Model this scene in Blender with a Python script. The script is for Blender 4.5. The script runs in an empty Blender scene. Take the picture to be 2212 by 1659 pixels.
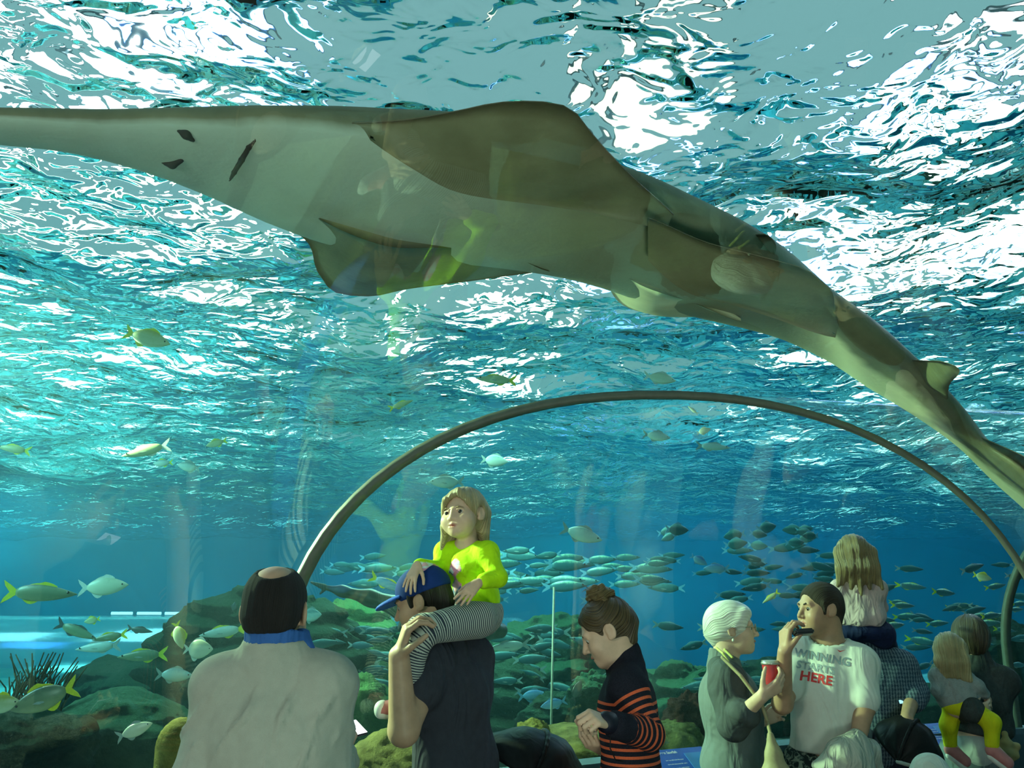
import bpy, bmesh, math, random, time
import numpy as np
from mathutils import Vector, Matrix
from mathutils.bvhtree import BVHTree
T0 = time.time()
random.seed(7); RNG = np.random.default_rng(7)
SC = bpy.context.scene
COL = SC.collection

# ------------------------------------------------------------------ camera, world, lights, exposure
CAM = np.array([0.0, 0.0, 1.6]); PITCH = math.radians(15.2); FPX = 1915.0
cd = bpy.data.cameras.new('camera'); cam = bpy.data.objects.new('camera', cd); COL.objects.link(cam)
cam.location = CAM; cam.rotation_euler = (math.radians(90) + PITCH, 0, 0)
cd.sensor_width = 36.0; cd.lens = 36.0 * FPX / 2212.0; cd.clip_start = 0.02; cd.clip_end = 200
SC.camera = cam
SC.view_settings.view_transform = 'Standard'; SC.view_settings.look = 'None'
SC.view_settings.gamma = 1.0; SC.view_settings.use_curve_mapping = False
SC.view_settings.exposure = 0.24
SC.cycles.max_bounces = 8; SC.cycles.transparent_max_bounces = 20; SC.cycles.transmission_bounces = 6
SC.cycles.glossy_bounces = 3; SC.cycles.diffuse_bounces = 2; SC.cycles.sample_clamp_indirect = 6.0
SC.cycles.use_adaptive_sampling = True; SC.cycles.adaptive_threshold = 0.06
W = bpy.data.worlds.new('world'); SC.world = W; W.use_nodes = True
W.node_tree.nodes['Background'].inputs[0].default_value = (0.36, 0.66, 0.68, 1)
W.node_tree.nodes['Background'].inputs[1].default_value = 0.62

def area_light(name, loc, target, size, power, color, shape='DISK', sy=None):
    l = bpy.data.lights.new(name, 'AREA'); l.shape = shape; l.size = size
    if sy: l.size_y = sy
    l.energy = power; l.color = color
    o = bpy.data.objects.new(name, l); COL.objects.link(o); o.location = loc
    o.rotation_euler = (Vector(target) - Vector(loc)).to_track_quat('-Z', 'Y').to_euler()
    return o
def spot_light(name, loc, target, power, color, angle, radius=0.15, blend=0.6):
    l = bpy.data.lights.new(name, 'SPOT'); l.energy = power; l.color = color
    l.spot_size = math.radians(angle); l.spot_blend = blend; l.shadow_soft_size = radius
    o = bpy.data.objects.new(name, l); COL.objects.link(o); o.location = loc
    o.rotation_euler = (Vector(target) - Vector(loc)).to_track_quat('-Z', 'Y').to_euler()
    return o

# added unseen fill lights under the ripples and inside the tunnel
ZW = 3.5
area_light('tank_light', (-7.0, 10.5, 3.25), (-6.5, 20.0, 2.4), 3.0, 1500, (0.30, 0.90, 1.0))
area_light('tank_light', (3.0, 11.5, 3.25), (4.0, 19.0, 2.0), 3.0, 380, (0.08, 0.62, 1.0))
area_light('tank_light', (-0.5, 7.0, 3.3), (0.5, 8.0, 0.5), 2.0, 120, (0.55, 1.0, 0.7))
area_light('tank_light', (-5.0, 4.5, 3.3), (-4.0, 6.0, 0.5), 2.0, 160, (0.6, 1.0, 0.9))
area_light('tank_light', (1.6, 17.2, 3.25), (1.6, 20.4, 3.15), 2.5, 130, (0.10, 1.0, 0.85))  # added turquoise fill for the far wall top and its reflection
spot_light('tank_spotlight', (-3.6, 4.6, 3.4), (0.8, 3.9, 1.55), 2600, (1.0, 1.0, 0.52), 56)  # added key standing in for light through the water at upper left
area_light('hall_light', (-2.3, -0.4, 2.25), (0.5, 3.6, 1.3), 0.9, 36, (1.0, 0.97, 0.80))  # added unseen fill on the visitors
area_light('kerb_light', (0.6, 0.6, 0.5), (0.3, 1.7, 2.7), 0.8, 26, (0.75, 1.0, 0.85))  # added unseen uplight on the sawfish belly

# ------------------------------------------------------------------ helpers
def ray(px, py):
    x, z = (px - 1106.0) / FPX, (829.5 - py) / FPX
    return np.array([x, math.cos(PITCH) - z * math.sin(PITCH), math.sin(PITCH) + z * math.cos(PITCH)])
def at(px, py, Y):
    "world point seen at a pixel of the photograph, Y metres in front of the camera"
    r = ray(px, py); return CAM + r * (Y / r[1])
def on_z(px, py, z):
    r = ray(px, py); return CAM + r * ((z - CAM[2]) / r[2])
def mesh(name, V, F, mats=None, parent=None, smooth=True, mi=None):
    me = bpy.data.meshes.new(name)
    V = np.asarray(V, float)
    me.from_pydata(V.tolist(), [], [tuple(int(i) for i in f) for f in F] if not isinstance(F, np.ndarray) else F.tolist())
    if mats is not None:
        for m in (mats if isinstance(mats, (list, tuple)) else [mats]): me.materials.append(m)
    if smooth: me.polygons.foreach_set('use_smooth', [True] * len(me.polygons))
    if mi is not None: me.polygons.foreach_set('material_index', list(map(int, mi)))
    me.update()
    o = bpy.data.objects.new(name, me); COL.objects.link(o)
    if parent is not None: o.parent = parent
    return o
def tag(o, label=None, cat=None, group=None, kind=None):
    if label: o['label'] = label
    if cat: o['category'] = cat
    if group: o['group'] = group
    if kind: o['kind'] = kind
    return o
def empty(name, loc=(0, 0, 0)):
    o = bpy.data.objects.new(name, None); COL.objects.link(o); o.location = loc; o.empty_display_size = 0.1
    return o
def attr(o, name, vals):
    a = o.data.attributes.new(name, 'FLOAT', 'POINT'); a.data.foreach_set('value', np.asarray(vals, np.float32))
class Nodes:
    def __init__(s, name):
        s.m = bpy.data.materials.new(name); s.m.use_nodes = True; s.t = s.m.node_tree
        s.t.nodes.clear(); s.out = s.t.nodes.new('ShaderNodeOutputMaterial')
    def n(s, kind, props=None, **inp):
        nd = s.t.nodes.new('ShaderNode' + kind)
        for k, v in (props or {}).items(): setattr(nd, k, v)
        for k, v in inp.items():
            k = k.replace('_', ' ')
            key = int(k[1:]) if k[0] == 'i' and k[1:].isdigit() else k
            s.set(nd.inputs[key], v)
        return nd
    def set(s, sock, v):
        if hasattr(v, 'node') or isinstance(v, bpy.types.NodeSocket): s.t.links.new(v, sock)
        elif isinstance(v, bpy.types.Node): s.t.links.new(v.outputs[0], sock)
        else:
            if isinstance(v, (tuple, list)) and len(v) == 3 and sock.type == 'RGBA': v = (*v, 1)
            sock.default_value = v
    def ramp(s, fac, stops, interp='LINEAR'):
        r = s.t.nodes.new('ShaderNodeValToRGB'); r.color_ramp.interpolation = interp
        e = r.color_ramp.elements
        while len(e) < len(stops): e.new(0.5)
        for i, (p, c) in enumerate(stops): e[i].position = p; e[i].color = (*c, 1) if len(c) == 3 else c
        s.set(r.inputs[0], fac); return r.outputs[0]
    def mix(s, fac, a, b, mode='MIX'):
        m = s.t.nodes.new('ShaderNodeMix'); m.data_type = 'RGBA'; m.blend_type = mode
        s.set(m.inputs[0], fac); s.set(m.inputs[6], a); s.set(m.inputs[7], b); return m.outputs[2]
    def math(s, op, a, b=0.0):
        m = s.t.nodes.new('ShaderNodeMath'); m.operation = op; s.set(m.inputs[0], a); s.set(m.inputs[1], b); return m.outputs[0]
    def coord(s, which='Object'):
        return s.t.nodes.new('ShaderNodeTexCoord').outputs[which]
    def mapped(s, vec, scale=(1, 1, 1), rot=(0, 0, 0), loc=(0, 0, 0)):
        return s.n('Mapping', Vector=vec, Scale=scale, Rotation=rot, Location=loc).outputs[0]
    def noise(s, vec, scale, detail=3, rough=0.5, dist=0.0):
        return s.n('TexNoise', Vector=vec, Scale=scale, Detail=detail, Roughness=rough, Distortion=dist).outputs[0]
    def attr(s, name):
        return s.n('Attribute', {'attribute_name': name}).outputs['Fac']
    def bsdf(s, color, rough=0.6, spec=0.3, bump=None, bstr=0.3, bdist=0.02, **kw):
        p = s.n('BsdfPrincipled', Base_Color=color, Roughness=rough)
        p.inputs['Specular IOR Level'].default_value = spec
        for k, v in kw.items(): s.set(p.inputs[k.replace('_', ' ')], v)
        if bump is not None:
            b = s.n('Bump', Height=bump, Strength=bstr, Distance=bdist); s.t.links.new(b.outputs[0], p.inputs['Normal'])
        s.t.links.new(p.outputs[0], s.out.inputs[0]); return p
    def surf(s, sh): s.t.links.new(sh.outputs[0], s.out.inputs[0])
def mat(name, color, rough=0.6, spec=0.3, var=0.12, scale=30.0, bstr=0.0, emit=None, **kw):
    "simple procedural material: colour with a little noise"
    g = Nodes(name); c = g.coord(); nz = g.noise(c, scale, 4)
    dark = tuple(v * (1 - var) for v in color); lite = tuple(min(1, v * (1 + var)) for v in color)
    col = g.ramp(nz, [(0.3, dark), (0.7, lite)])
    g.bsdf(col, rough, spec, nz if bstr else None, bstr, 0.01, **kw)
    return g.m
# ------------------------------------------------------------------ the tunnel: rings, acrylic, water, walls
def ring_pts(c, d, R, h, z0, e, zb, n=40, nl=6):
    "arch outline: left leg up from zb, superelliptic vault, right leg down"
    t = np.linspace(0, math.pi, n); cs, sn = np.cos(t), np.sin(t)
    u = -R * np.sign(cs) * np.abs(cs) ** (2 / e); z = z0 + h * np.abs(sn) ** (2 / e)
    ul = np.full(nl, -R); zl = np.linspace(zb, z0, nl, endpoint=False)
    u = np.concatenate([ul, u, -ul[::-1]]); z = np.concatenate([zl, z, zl[::-1]])
    return np.stack([c[0] + u * d[0], c[1] + u * d[1], z], -1)
SILL = 1.0
RINGP = [  # centre, direction across, half width, vault height, spring height, exponent
    ((-2.6, -7.5), (1, 0.0), 3.4, 1.13, 1.39, 2.3),
    ((-1.2, -2.5), (1, 0.0), 3.2, 1.13, 1.39, 2.3),
    ((0.6, 3.49), (1, 0.012), 1.484, 1.13, 1.39, 2.175),
    ((3.83, 4.49), (0.51, -0.86), 1.49, 1.13, 1.39, 2.175),
    ((7.2, 4.2), (0.05, -1.0), 1.5, 1.13, 1.39, 2.175),
    ((12.5, 4.0), (0.0, -1.0), 1.5, 1.13, 1.39, 2.175)]
def ring_at(s, zb=SILL, grow=0.0):
    "ring outline at section parameter s (0..5), parameters interpolated"
    i = min(int(s), len(RINGP) - 2); f = s - i
    a, b = RINGP[i], RINGP[i + 1]; L = lambda p, q: p * (1 - f) + q * f
    c = (L(a[0][0], b[0][0]), L(a[0][1], b[0][1])); d = np.array([L(a[1][0], b[1][0]), L(a[1][1], b[1][1])]); d /= np.linalg.norm(d)
    return ring_pts(c, d, L(a[2], b[2]) + grow, L(a[3], b[3]) + grow, L(a[4], b[4]), L(a[5], b[5]), zb)
def loft(rings, closed=False):
    n = len(rings[0]); V = np.concatenate(rings); F = []
    for i in range(len(rings) - 1):
        for j in range(n if closed else n - 1):
            k = (j + 1) % n
            F.append((i * n + j, i * n + k, (i + 1) * n + k, (i + 1) * n + j))
    return V, F
# clear acrylic panels, one per tunnel section
g = Nodes('clear_acrylic')
tr = g.n('BsdfTransparent', Color=(0.95, 0.985, 0.975)); gl = g.n('BsdfGlossy', Color=(1, 1, 1), Roughness=0.004)
lw = g.n('LayerWeight', Blend=0.5).outputs['Facing']
fr = g.math('ADD', g.math('MULTIPLY', g.math('POWER', lw, 4.0), 0.35), 0.045)
mx = g.n('MixShader', Fac=fr, i1=tr, i2=gl); g.surf(mx); ACRYL = g.m
secs = [(0.0, 1.0, 3), (1.0, 2.0, 7), (2.0, 3.0, 9), (3.0, 4.0, 5)]
for a, b, n in secs:
    V, F = loft([ring_at(s, SILL + 0.01) for s in np.linspace(a, b, n)])
    o = mesh('window_%d' % (int(a) + 1), V, F, ACRYL); tag(o, kind='structure', label='clear curved acrylic tunnel panel between water and visitors')
# grey seams between panels
SEAM = mat('seam_sealant', (0.095, 0.105, 0.08), 0.5, 0.3, 0.1)
def seam(name, s, w, th, m=SEAM):
    i = int(s)
    c0 = ring_at(s, SILL)
    nxt = ring_at(min(s + 0.02, 4.999), SILL) - c0; prv = c0 - ring_at(max(s - 0.02, 0), SILL)
    t = nxt if s < 0.05 else (prv + nxt)
    t /= np.linalg.norm(t, axis=1)[:, None]
    mid = c0.mean(0); 
    tang = np.gradient(c0, axis=0); tang /= np.linalg.norm(tang, axis=1)[:, None]
    nrm = np.cross(tang, t); nrm /= np.linalg.norm(nrm, axis=1)[:, None]
    if np.dot(nrm[len(c0) // 2], (0, 0, 1)) > 0: nrm = -nrm
    A = c0 + nrm * 0.004
    prof = [A - t * w / 2, A - t * w / 2 + nrm * th, A + t * w / 2 + nrm * th, A + t * w / 2]
    n = len(c0); V = np.concatenate(prof); F = []
    for k in range(4):
        l = (k + 1) % 4
        for j in range(n - 1): F.append((k * n + j, l * n + j, l * n + j + 1, k * n + j + 1))
    o = mesh(name, V, F, m); return tag(o, kind='structure')
seam('trim_1', 2.0, 0.05, 0.028); seam('trim_2', 3.0, 0.05, 0.03); seam('trim_3', 1.0, 0.05, 0.03)

# water body: absorbs red light, encloses everything outside the tunnel
BX = (-16.0, 20.0, -9.0, 24.0, -0.6, ZW - 0.16)
g = Nodes('tank_water'); g.surf(g.n('BsdfTransparent', Color=(1, 1, 1)))
va = g.n('VolumeAbsorption', Color=(0.0, 0.80, 0.845), Density=0.17); vs = g.n('VolumeScatter', Color=(0.42, 0.86, 1.0), Density=0.017, Anisotropy=0.2); ad = g.n('AddShader', i0=va, i1=vs); g.t.links.new(ad.outputs[0], g.out.inputs[1]); WATER = g.m
hole = [np.concatenate([r, ]) for r in (ring_at(s, -0.1, 0.012) for s in np.linspace(0, 4.999, 34))]
V, F = loft(hole, closed=True)
n = len(hole[0]); F.append(tuple(range(n - 1, -1, -1))); F.append(tuple(range(len(V) - n, len(V))))
bm = bmesh.new(); bv = [bm.verts.new(v) for v in V]
for f in F: bm.faces.new([bv[i] for i in f])
bmesh.ops.recalc_face_normals(bm, faces=bm.faces); bmesh.ops.reverse_faces(bm, faces=bm.faces)
x0, x1, y0, y1, z0, z1 = BX
bx = [bm.verts.new((x, y, z)) for z in (z0, z1) for x, y in ((x0, y0), (x1, y0), (x1, y1), (x0, y1))]
for f in ((3, 2, 1, 0), (4, 5, 6, 7), (0, 1, 5, 4), (1, 2, 6, 5), (2, 3, 7, 6), (3, 0, 4, 7)): bm.faces.new([bx[i] for i in f])
me = bpy.data.meshes.new('water'); bm.to_mesh(me); bm.free(); me.materials.append(WATER)
o = bpy.data.objects.new('water', me); COL.objects.link(o); tag(o, kind='structure', label='clear blue water filling the tank around the tunnel')

# rippled surface seen from below
def waves(x, y):
    z = np.zeros_like(x); r = np.random.default_rng(3)
    for k in range(26):
        lam = 0.35 * 1.13 ** k * 0.62; th = r.uniform(0, 2 * math.pi); ph = r.uniform(0, 6.28)
        z += 0.0085 * lam ** 0.9 * np.sin((x * math.cos(th) + y * math.sin(th)) * 2 * math.pi / lam + ph + 0.8 * np.sin(x * 0.7 + y * 0.5 + k))
    return z
xs = np.concatenate([np.linspace(-16, -5, 80, endpoint=False), np.linspace(-5, 6, 190, endpoint=False), np.linspace(6, 20, 90)])
ys = np.concatenate([np.linspace(-9, 0, 30, endpoint=False), np.linspace(0, 9, 170, endpoint=False), np.linspace(9, 24, 120)])
X, Y = np.meshgrid(xs, ys); Z = ZW + waves(X, Y)
V = np.stack([X.ravel(), Y.ravel(), Z.ravel()], -1); nx = len(xs)
I = (np.arange(len(ys) - 1)[:, None] * nx + np.arange(nx - 1)[None]).ravel()
F = np.stack([I, I + 1, I + nx + 1, I + nx], -1)
g = Nodes('rippled_surface'); c = g.coord()
n1 = g.noise(c, 6.2, 2.2, 0.42, 0.5); n2 = g.noise(c, 0.9, 1.5, 0.5, 0.3)
b1 = g.n('Bump', Height=n1, Strength=1.0, Distance=0.062); b2 = g.n('Bump', Height=n2, Strength=1.0, Distance=0.20, Normal=b1.outputs[0])
gs = g.n('BsdfGlass', Color=(0.97, 1, 1), Roughness=0.0, IOR=1.10, Normal=b2.outputs[0]); g.surf(gs); RIPPLE = g.m
o = mesh('water_surface', V, F, RIPPLE); tag(o, kind='structure', label='rippling water surface overhead seen from below')

# lamps of the hall above the water; blue, yellowish ones added to tint ripples
g = Nodes('lamp_glow'); g.surf(g.n('Emission', Color=(0.93, 0.98, 1.0), Strength=7.0)); GLOW = g.m
g = Nodes('lamp_glow_blue'); g.surf(g.n('Emission', Color=(0.22, 0.38, 1.0), Strength=7.0)); GLOWB = g.m
def box(cx, cy, cz, sx, sy, sz):
    V = [(cx + a * sx / 2, cy + b * sy / 2, cz + d * sz / 2) for d in (-1, 1) for a, b in ((-1, -1), (1, -1), (1, 1), (-1, 1))]
    return V, [(3, 2, 1, 0), (4, 5, 6, 7), (0, 1, 5, 4), (1, 2, 6, 5), (2, 3, 7, 6), (3, 0, 4, 7)]
HOUSING = mat('lamp_housing', (0.25, 0.26, 0.28), 0.5)
LAMPS = [(-5.7, 11.9, 1.5, 4.6, 0), (-8.6, 11.0, 2.0, 2.6, 0), (-12.5, 15.0, 3.0, 5.0, 0), (10.6, 16.5, 4.5, 7.0, 0), (14.0, 9.5, 4.0, 4.0, 0), (7.0, 10.0, 1.6, 1.6, 0), (-4.2, 11.6, 1.1, 4.4, 1), (7.0, 14.0, 1.6, 4.6, 1), (8.0, 21.5, 2.0, 5.0, 1), (2.6, 20, 2.0, 5, 1), (14.0, 22, 2.6, 6, 1), (9.6, 11.2, 1.6, 2.6, 1), (17.5, 15, 2.4, 5, 1), (-7.4, 8.4, 1.2, 2.0, 1)]
for i, (x, y, sx, sy, b) in enumerate(LAMPS):
    V, F = box(x, y, 8.05, sx + 0.2, sy + 0.2, 0.1); hs = mesh('ceiling_lamp', V, F, HOUSING, smooth=False)
    tag(hs, ('blue-tinted narrow' if b else 'broad white') + ' lamp hanging high above the rippled water', 'lamp', 'blue lamps above the water' if b else 'white lamps above the water')
    V, F = box(x, y, 7.98, sx, sy, 0.04); mesh('diffuser', V, F, GLOWB if b else GLOW, hs, smooth=False)
g = Nodes('warm_panel_glow'); g.surf(g.n('Emission', Color=(1.0, 1.0, 0.78), Strength=1.5)); GLOWW = g.m
V, F = box(2.2, 12.2, 8.05, 2.2, 2.6, .1); hs = mesh('ceiling_lamp', V, F, HOUSING, smooth=False); tag(hs, 'dim yellowish lamp panel above the calm patch of water', 'lamp'); V, F = box(2.2, 12.2, 7.98, 2.0, 2.4, .04); mesh('diffuser', V, F, GLOWW, hs, smooth=False)  # added panel, gives the calm patch its yellowish glints
g = Nodes('window_daylight'); g.surf(g.n('Emission', Color=(1.0, 1.0, 0.84), Strength=6.0)); STREAKG = g.m
# bright panels added beyond the tank, above the water line, to streak the ripples
for i, (x0_, x1_, y_, za, zb_, rot) in enumerate(((-21, -8, 30, 4.6, 9, 0), (-3.0, 1.0, 30, 4.4, 8.5, 0), (9, 24, 30, 4.4, 9.5, 0))):
    V, F = box((x0_ + x1_) / 2, y_, (za + zb_) / 2, x1_ - x0_, .1, zb_ - za); o = mesh('window_%d' % (11 + i), V, F, STREAKG, smooth=False); tag(o, kind='structure', label='bright hall window beyond the tank')

# tank walls, sand bed
g = Nodes('tank_wall_paint'); c = g.coord()
col = g.ramp(g.noise(c, 0.5, 4), [(0.3, (0.018, 0.125, 0.20)), (0.7, (0.030, 0.18, 0.26))]); g.bsdf(col, 0.8, 0.1); TWALL = g.m
def wall(name, x0, y0, x1, y1, zb=-0.5, zt=ZW + 0.3):
    o = mesh(name, [(x0, y0, zb), (x1, y1, zb), (x1, y1, zt), (x0, y0, zt)], [(0, 1, 2, 3)], TWALL, smooth=False); return tag(o, kind='structure')
wall('wall_back', -15.5, 20.5, 19.5, 20.5); wall('wall_left', -15.5, -8.5, -15.5, 20.5); wall('wall_right', 19.5, 20.5, 19.5, -8.5)
g = Nodes('tank_sand'); c = g.coord()
col = g.ramp(g.noise(c, 2.5, 6), [(0.3, (0.30, 0.30, 0.24)), (0.7, (0.48, 0.46, 0.36))]); g.bsdf(col, 0.9, 0.1, g.noise(c, 14, 4), 0.5, 0.05); SAND = g.m
# sand bed outside the tunnel, floor, kerb walls and sill inside
FEET = [ring_at(s) for s in np.linspace(0, 4.999, 60)]
def foot_poly(m):
    L, R = [], []
    for r in FEET:
        d = (r[-1] - r[0])[:2]; d = d / np.linalg.norm(d); L.append(r[0][:2] - d * m); R.append(r[-1][:2] + d * m)
    return np.array(L + R[::-1])
def in_poly(P, poly):
    x, y = P[:, 0], P[:, 1]; c = np.zeros(len(P), bool); j = len(poly) - 1
    for i in range(len(poly)):
        xi, yi = poly[i]; xj, yj = poly[j]
        if yi != yj:
            c ^= ((yi > y) != (yj > y)) & (x < (xj - xi) * (y - yi) / (yj - yi) + xi)
        j = i
    return c
def bed_z(x, y): return 0.62 + 0.10 * np.sin(x * 0.9 + 1) * np.cos(y * 0.8) + 0.05 * np.sin(x * 2.3 + y * 1.7)
xs = np.linspace(-15.5, 19.5, 176); ys = np.linspace(-8.5, 20.5, 146); X, Y = np.meshgrid(xs, ys)
Z = bed_z(X, Y)
V = np.stack([X.ravel(), Y.ravel(), Z.ravel()], -1); keep = ~in_poly(V, foot_poly(-0.12))
nx = len(xs); I = (np.arange(len(ys) - 1)[:, None] * nx + np.arange(nx - 1)[None]).ravel()
F = np.stack([I, I + 1, I + nx + 1, I + nx], -1); F = F[keep[F].all(1)]
o = mesh('ground', V, F, SAND); tag(o, kind='structure', label='sandy bed of the tank')
FLOORM = mat('dark_floor', (0.03, 0.035, 0.04), 0.5, 0.3); KERB = mat('kerb_paint', (0.055, 0.085, 0.10), 0.55, 0.3)
poly = foot_poly(0.0); k = len(poly)
mesh('floor', [(x, y, 0) for x, y in poly], [tuple(range(k))[::-1]], FLOORM, smooth=False)['kind'] = 'structure'
def kerb(name, side, s0, s1):
    rr = [ring_at(s) for s in np.linspace(s0, s1, 8)]; out = []
    for r in rr:
        f = r[0] if side == 'left' else r[-1]; d = (r[-1] - r[0]); d[2] = 0; d /= np.linalg.norm(d)
        if side != 'left': d = -d
        b = f.copy(); b[2] = 0
        out.append(np.array([b + d * 0.10, f + d * 0.10 + (0, 0, -0.03), f + d * 0.09, f - d * 0.10, b - d * 0.10]))
    V, F = loft(out); o = mesh(name, V, F, KERB, smooth=False); return tag(o, kind='structure', label='low dark wall carrying the acrylic tunnel')
for i in range(4): kerb('wall_left_%d' % (i + 1), 'left', i * .5, i * .5 + .5)
for i in range(12): kerb('wall_far_%d' % (i + 1), 'left', 2 + i * .25, min(2.25 + i * .25, 4.999))
for i in range(10): kerb('wall_right_%d' % (i + 1), 'right', i * .5, min(i * .5 + .5, 4.999))
# ------------------------------------------------------------------ soft bodies: blended volumes turned into one continuous skin
def unit(v): v = np.asarray(v, float); return v / np.linalg.norm(v)
class Soft:
    def __init__(s): s.p = []
    def cone(s, a, b, ra, rb, k=0.02, sub=False, tagv=None):
        s.p.append(('c', np.asarray(a, float), np.asarray(b, float), ra, rb, k, sub, tagv)); return s
    def chain(s, pts, rs, k=0.02, tagv=None):
        for i in range(len(pts) - 1): s.cone(pts[i], pts[i + 1], rs[i], rs[i + 1], k, False, tagv)
        return s
    def ell(s, c, r, R=None, k=0.02, sub=False, tagv=None):
        s.p.append(('e', np.asarray(c, float), np.asarray(r, float), np.eye(3) if R is None else np.asarray(R, float), 0, k, sub, tagv)); return s
    def cut(s, pt, n, k=0.004):
        "remove everything on the side the normal points to"
        s.p.append(('h', np.asarray(pt, float), unit(n), 0, 0, k, True, None)); return s
    @staticmethod
    def dist(pr, P):
        if pr[0] == 'c':
            a, b, ra, rb = pr[1:5]; ab = b - a; L = max(float(ab @ ab), 1e-9)
            d = P - a; t = np.clip((d @ ab) / L, 0, 1)
            return np.sqrt(((d - t[..., None] * ab) ** 2).sum(-1)) - (ra + (rb - ra) * t)
        if pr[0] == 'e':
            q = (P - pr[1]) @ pr[3]; r = pr[2]
            k0 = np.sqrt(((q / r) ** 2).sum(-1)); k1 = np.sqrt(((q / (r * r)) ** 2).sum(-1)) + 1e-9
            return k0 * (k0 - 1) / k1
        return -((P - pr[1]) @ pr[2])
    @staticmethod
    def bounds(pr):
        if pr[0] == 'c':
            m = max(pr[3], pr[4]); return np.minimum(pr[1], pr[2]) - m, np.maximum(pr[1], pr[2]) + m
        if pr[0] == 'e':
            m = np.sqrt(((pr[3] * pr[2][None]) ** 2).sum(1)); return pr[1] - m, pr[1] + m
        return None
    def field(s, P):
        f = np.full(P.shape[:-1], 9.0)
        for pr in s.p:
            d = s.dist(pr, P); k = max(pr[5], 1e-5)
            if pr[6]: d = -d; h = np.maximum(k - np.abs(f - d), 0) / k; f = np.maximum(f, d) + h * h * k / 4
            else: h = np.maximum(k - np.abs(f - d), 0) / k; f = np.minimum(f, d) - h * h * k / 4
        return f
    def extent(s):
        B = [s.bounds(p) for p in s.p if not p[6]]
        return np.min([b[0] for b in B], 0), np.max([b[1] for b in B], 0)
    def nets(s, lo, hi, vx):
        lo = np.asarray(lo, float); hi = np.asarray(hi, float)
        n = np.maximum(np.ceil((hi - lo) / vx).astype(int) + 1, 3)
        ax = [lo[i] + vx * np.arange(n[i]) for i in range(3)]
        f = np.full(n, 9.0, np.float32)
        for pr in s.p:
            k = max(pr[5], 1e-5); b = s.bounds(pr)
            if b is None: sl = [slice(None)] * 3
            else:
                m = k + 2.5 * vx; sl = []
                for i in range(3):
                    i0 = int(np.floor((b[0][i] - m - lo[i]) / vx)); i1 = int(np.ceil((b[1][i] + m - lo[i]) / vx)) + 1
                    sl.append(slice(max(i0, 0), max(min(i1, n[i]), 0)))
            g = np.meshgrid(ax[0][sl[0]], ax[1][sl[1]], ax[2][sl[2]], indexing='ij')
            if g[0].size == 0: continue
            P = np.stack(g, -1); d = s.dist(pr, P); c = f[tuple(sl)]
            if pr[6]: d = -d; h = np.maximum(k - np.abs(c - d), 0) / k; r = np.maximum(c, d) + h * h * k / 4
            else: h = np.maximum(k - np.abs(c - d), 0) / k; r = np.minimum(c, d) - h * h * k / 4
            f[tuple(sl)] = r
        return surface_nets(f, lo, vx)
    def build(s, vx, fine=()):
        "vertices, quads; fine = [(lo, hi, voxel)] boxes meshed more finely"
        lo, hi = s.extent(); lo = lo - 2 * vx; hi = hi + 2 * vx
        V, F = s.nets(lo, hi, vx); out = [(V, F)]
        if fine:
            C = V[F].mean(1); m = np.zeros(len(F), bool)
            for a, b, w in fine: m |= ((C > np.asarray(a) + vx * .6) & (C < np.asarray(b) - vx * .6)).all(1)
            out = [(V, F[~m])]
            for i, (a, b, w) in enumerate(fine):
                V2, F2 = s.nets(a, b, w)
                if len(F2):
                    C2 = V2[F2].mean(1); m2 = np.zeros(len(F2), bool)
                    for a3, b3, w3 in fine[:i]: m2 |= ((C2 > np.asarray(a3) + w) & (C2 < np.asarray(b3) - w)).all(1)
                    out.append((V2, F2[~m2]))
        o = 0; VV, FF = [], []
        for V, F in out: VV.append(V); FF.append(F + o); o += len(V)
        V = np.concatenate(VV); F = np.concatenate(FF)
        use = np.unique(F); mp = np.full(len(V), -1); mp[use] = np.arange(len(use)); V = V[use]; F = mp[F]
        e = 0.0015
        for it in range(2):   # settle the vertices onto the surface
            d = s.field(V); gr = np.stack([(s.field(V + e * np.eye(3)[i]) - d) / e for i in range(3)], -1)
            V = V - np.clip(d, -vx * .5, vx * .5)[:, None] * gr / np.maximum((gr ** 2).sum(1), 0.25)[:, None]
        s.N = gr / (np.linalg.norm(gr, axis=1)[:, None] + 1e-9)
        return V, F
    def labels(s, V):
        "nearest tagged volume for each vertex and the position along it"
        best = np.full(len(V), 9.0); lab = np.zeros(len(V), int); tt = np.zeros(len(V))
        for i, pr in enumerate(s.p):
            if pr[6] or pr[7] is None: continue
            d = s.dist(pr, V); m = d < best; best[m] = d[m]; lab[m] = pr[7]
            if pr[0] == 'c':
                ab = pr[2] - pr[1]; t = np.clip(((V - pr[1]) @ ab) / max(ab @ ab, 1e-9), -.3, 1.3) * np.linalg.norm(ab); tt[m] = t[m]
        return lab, tt
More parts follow.
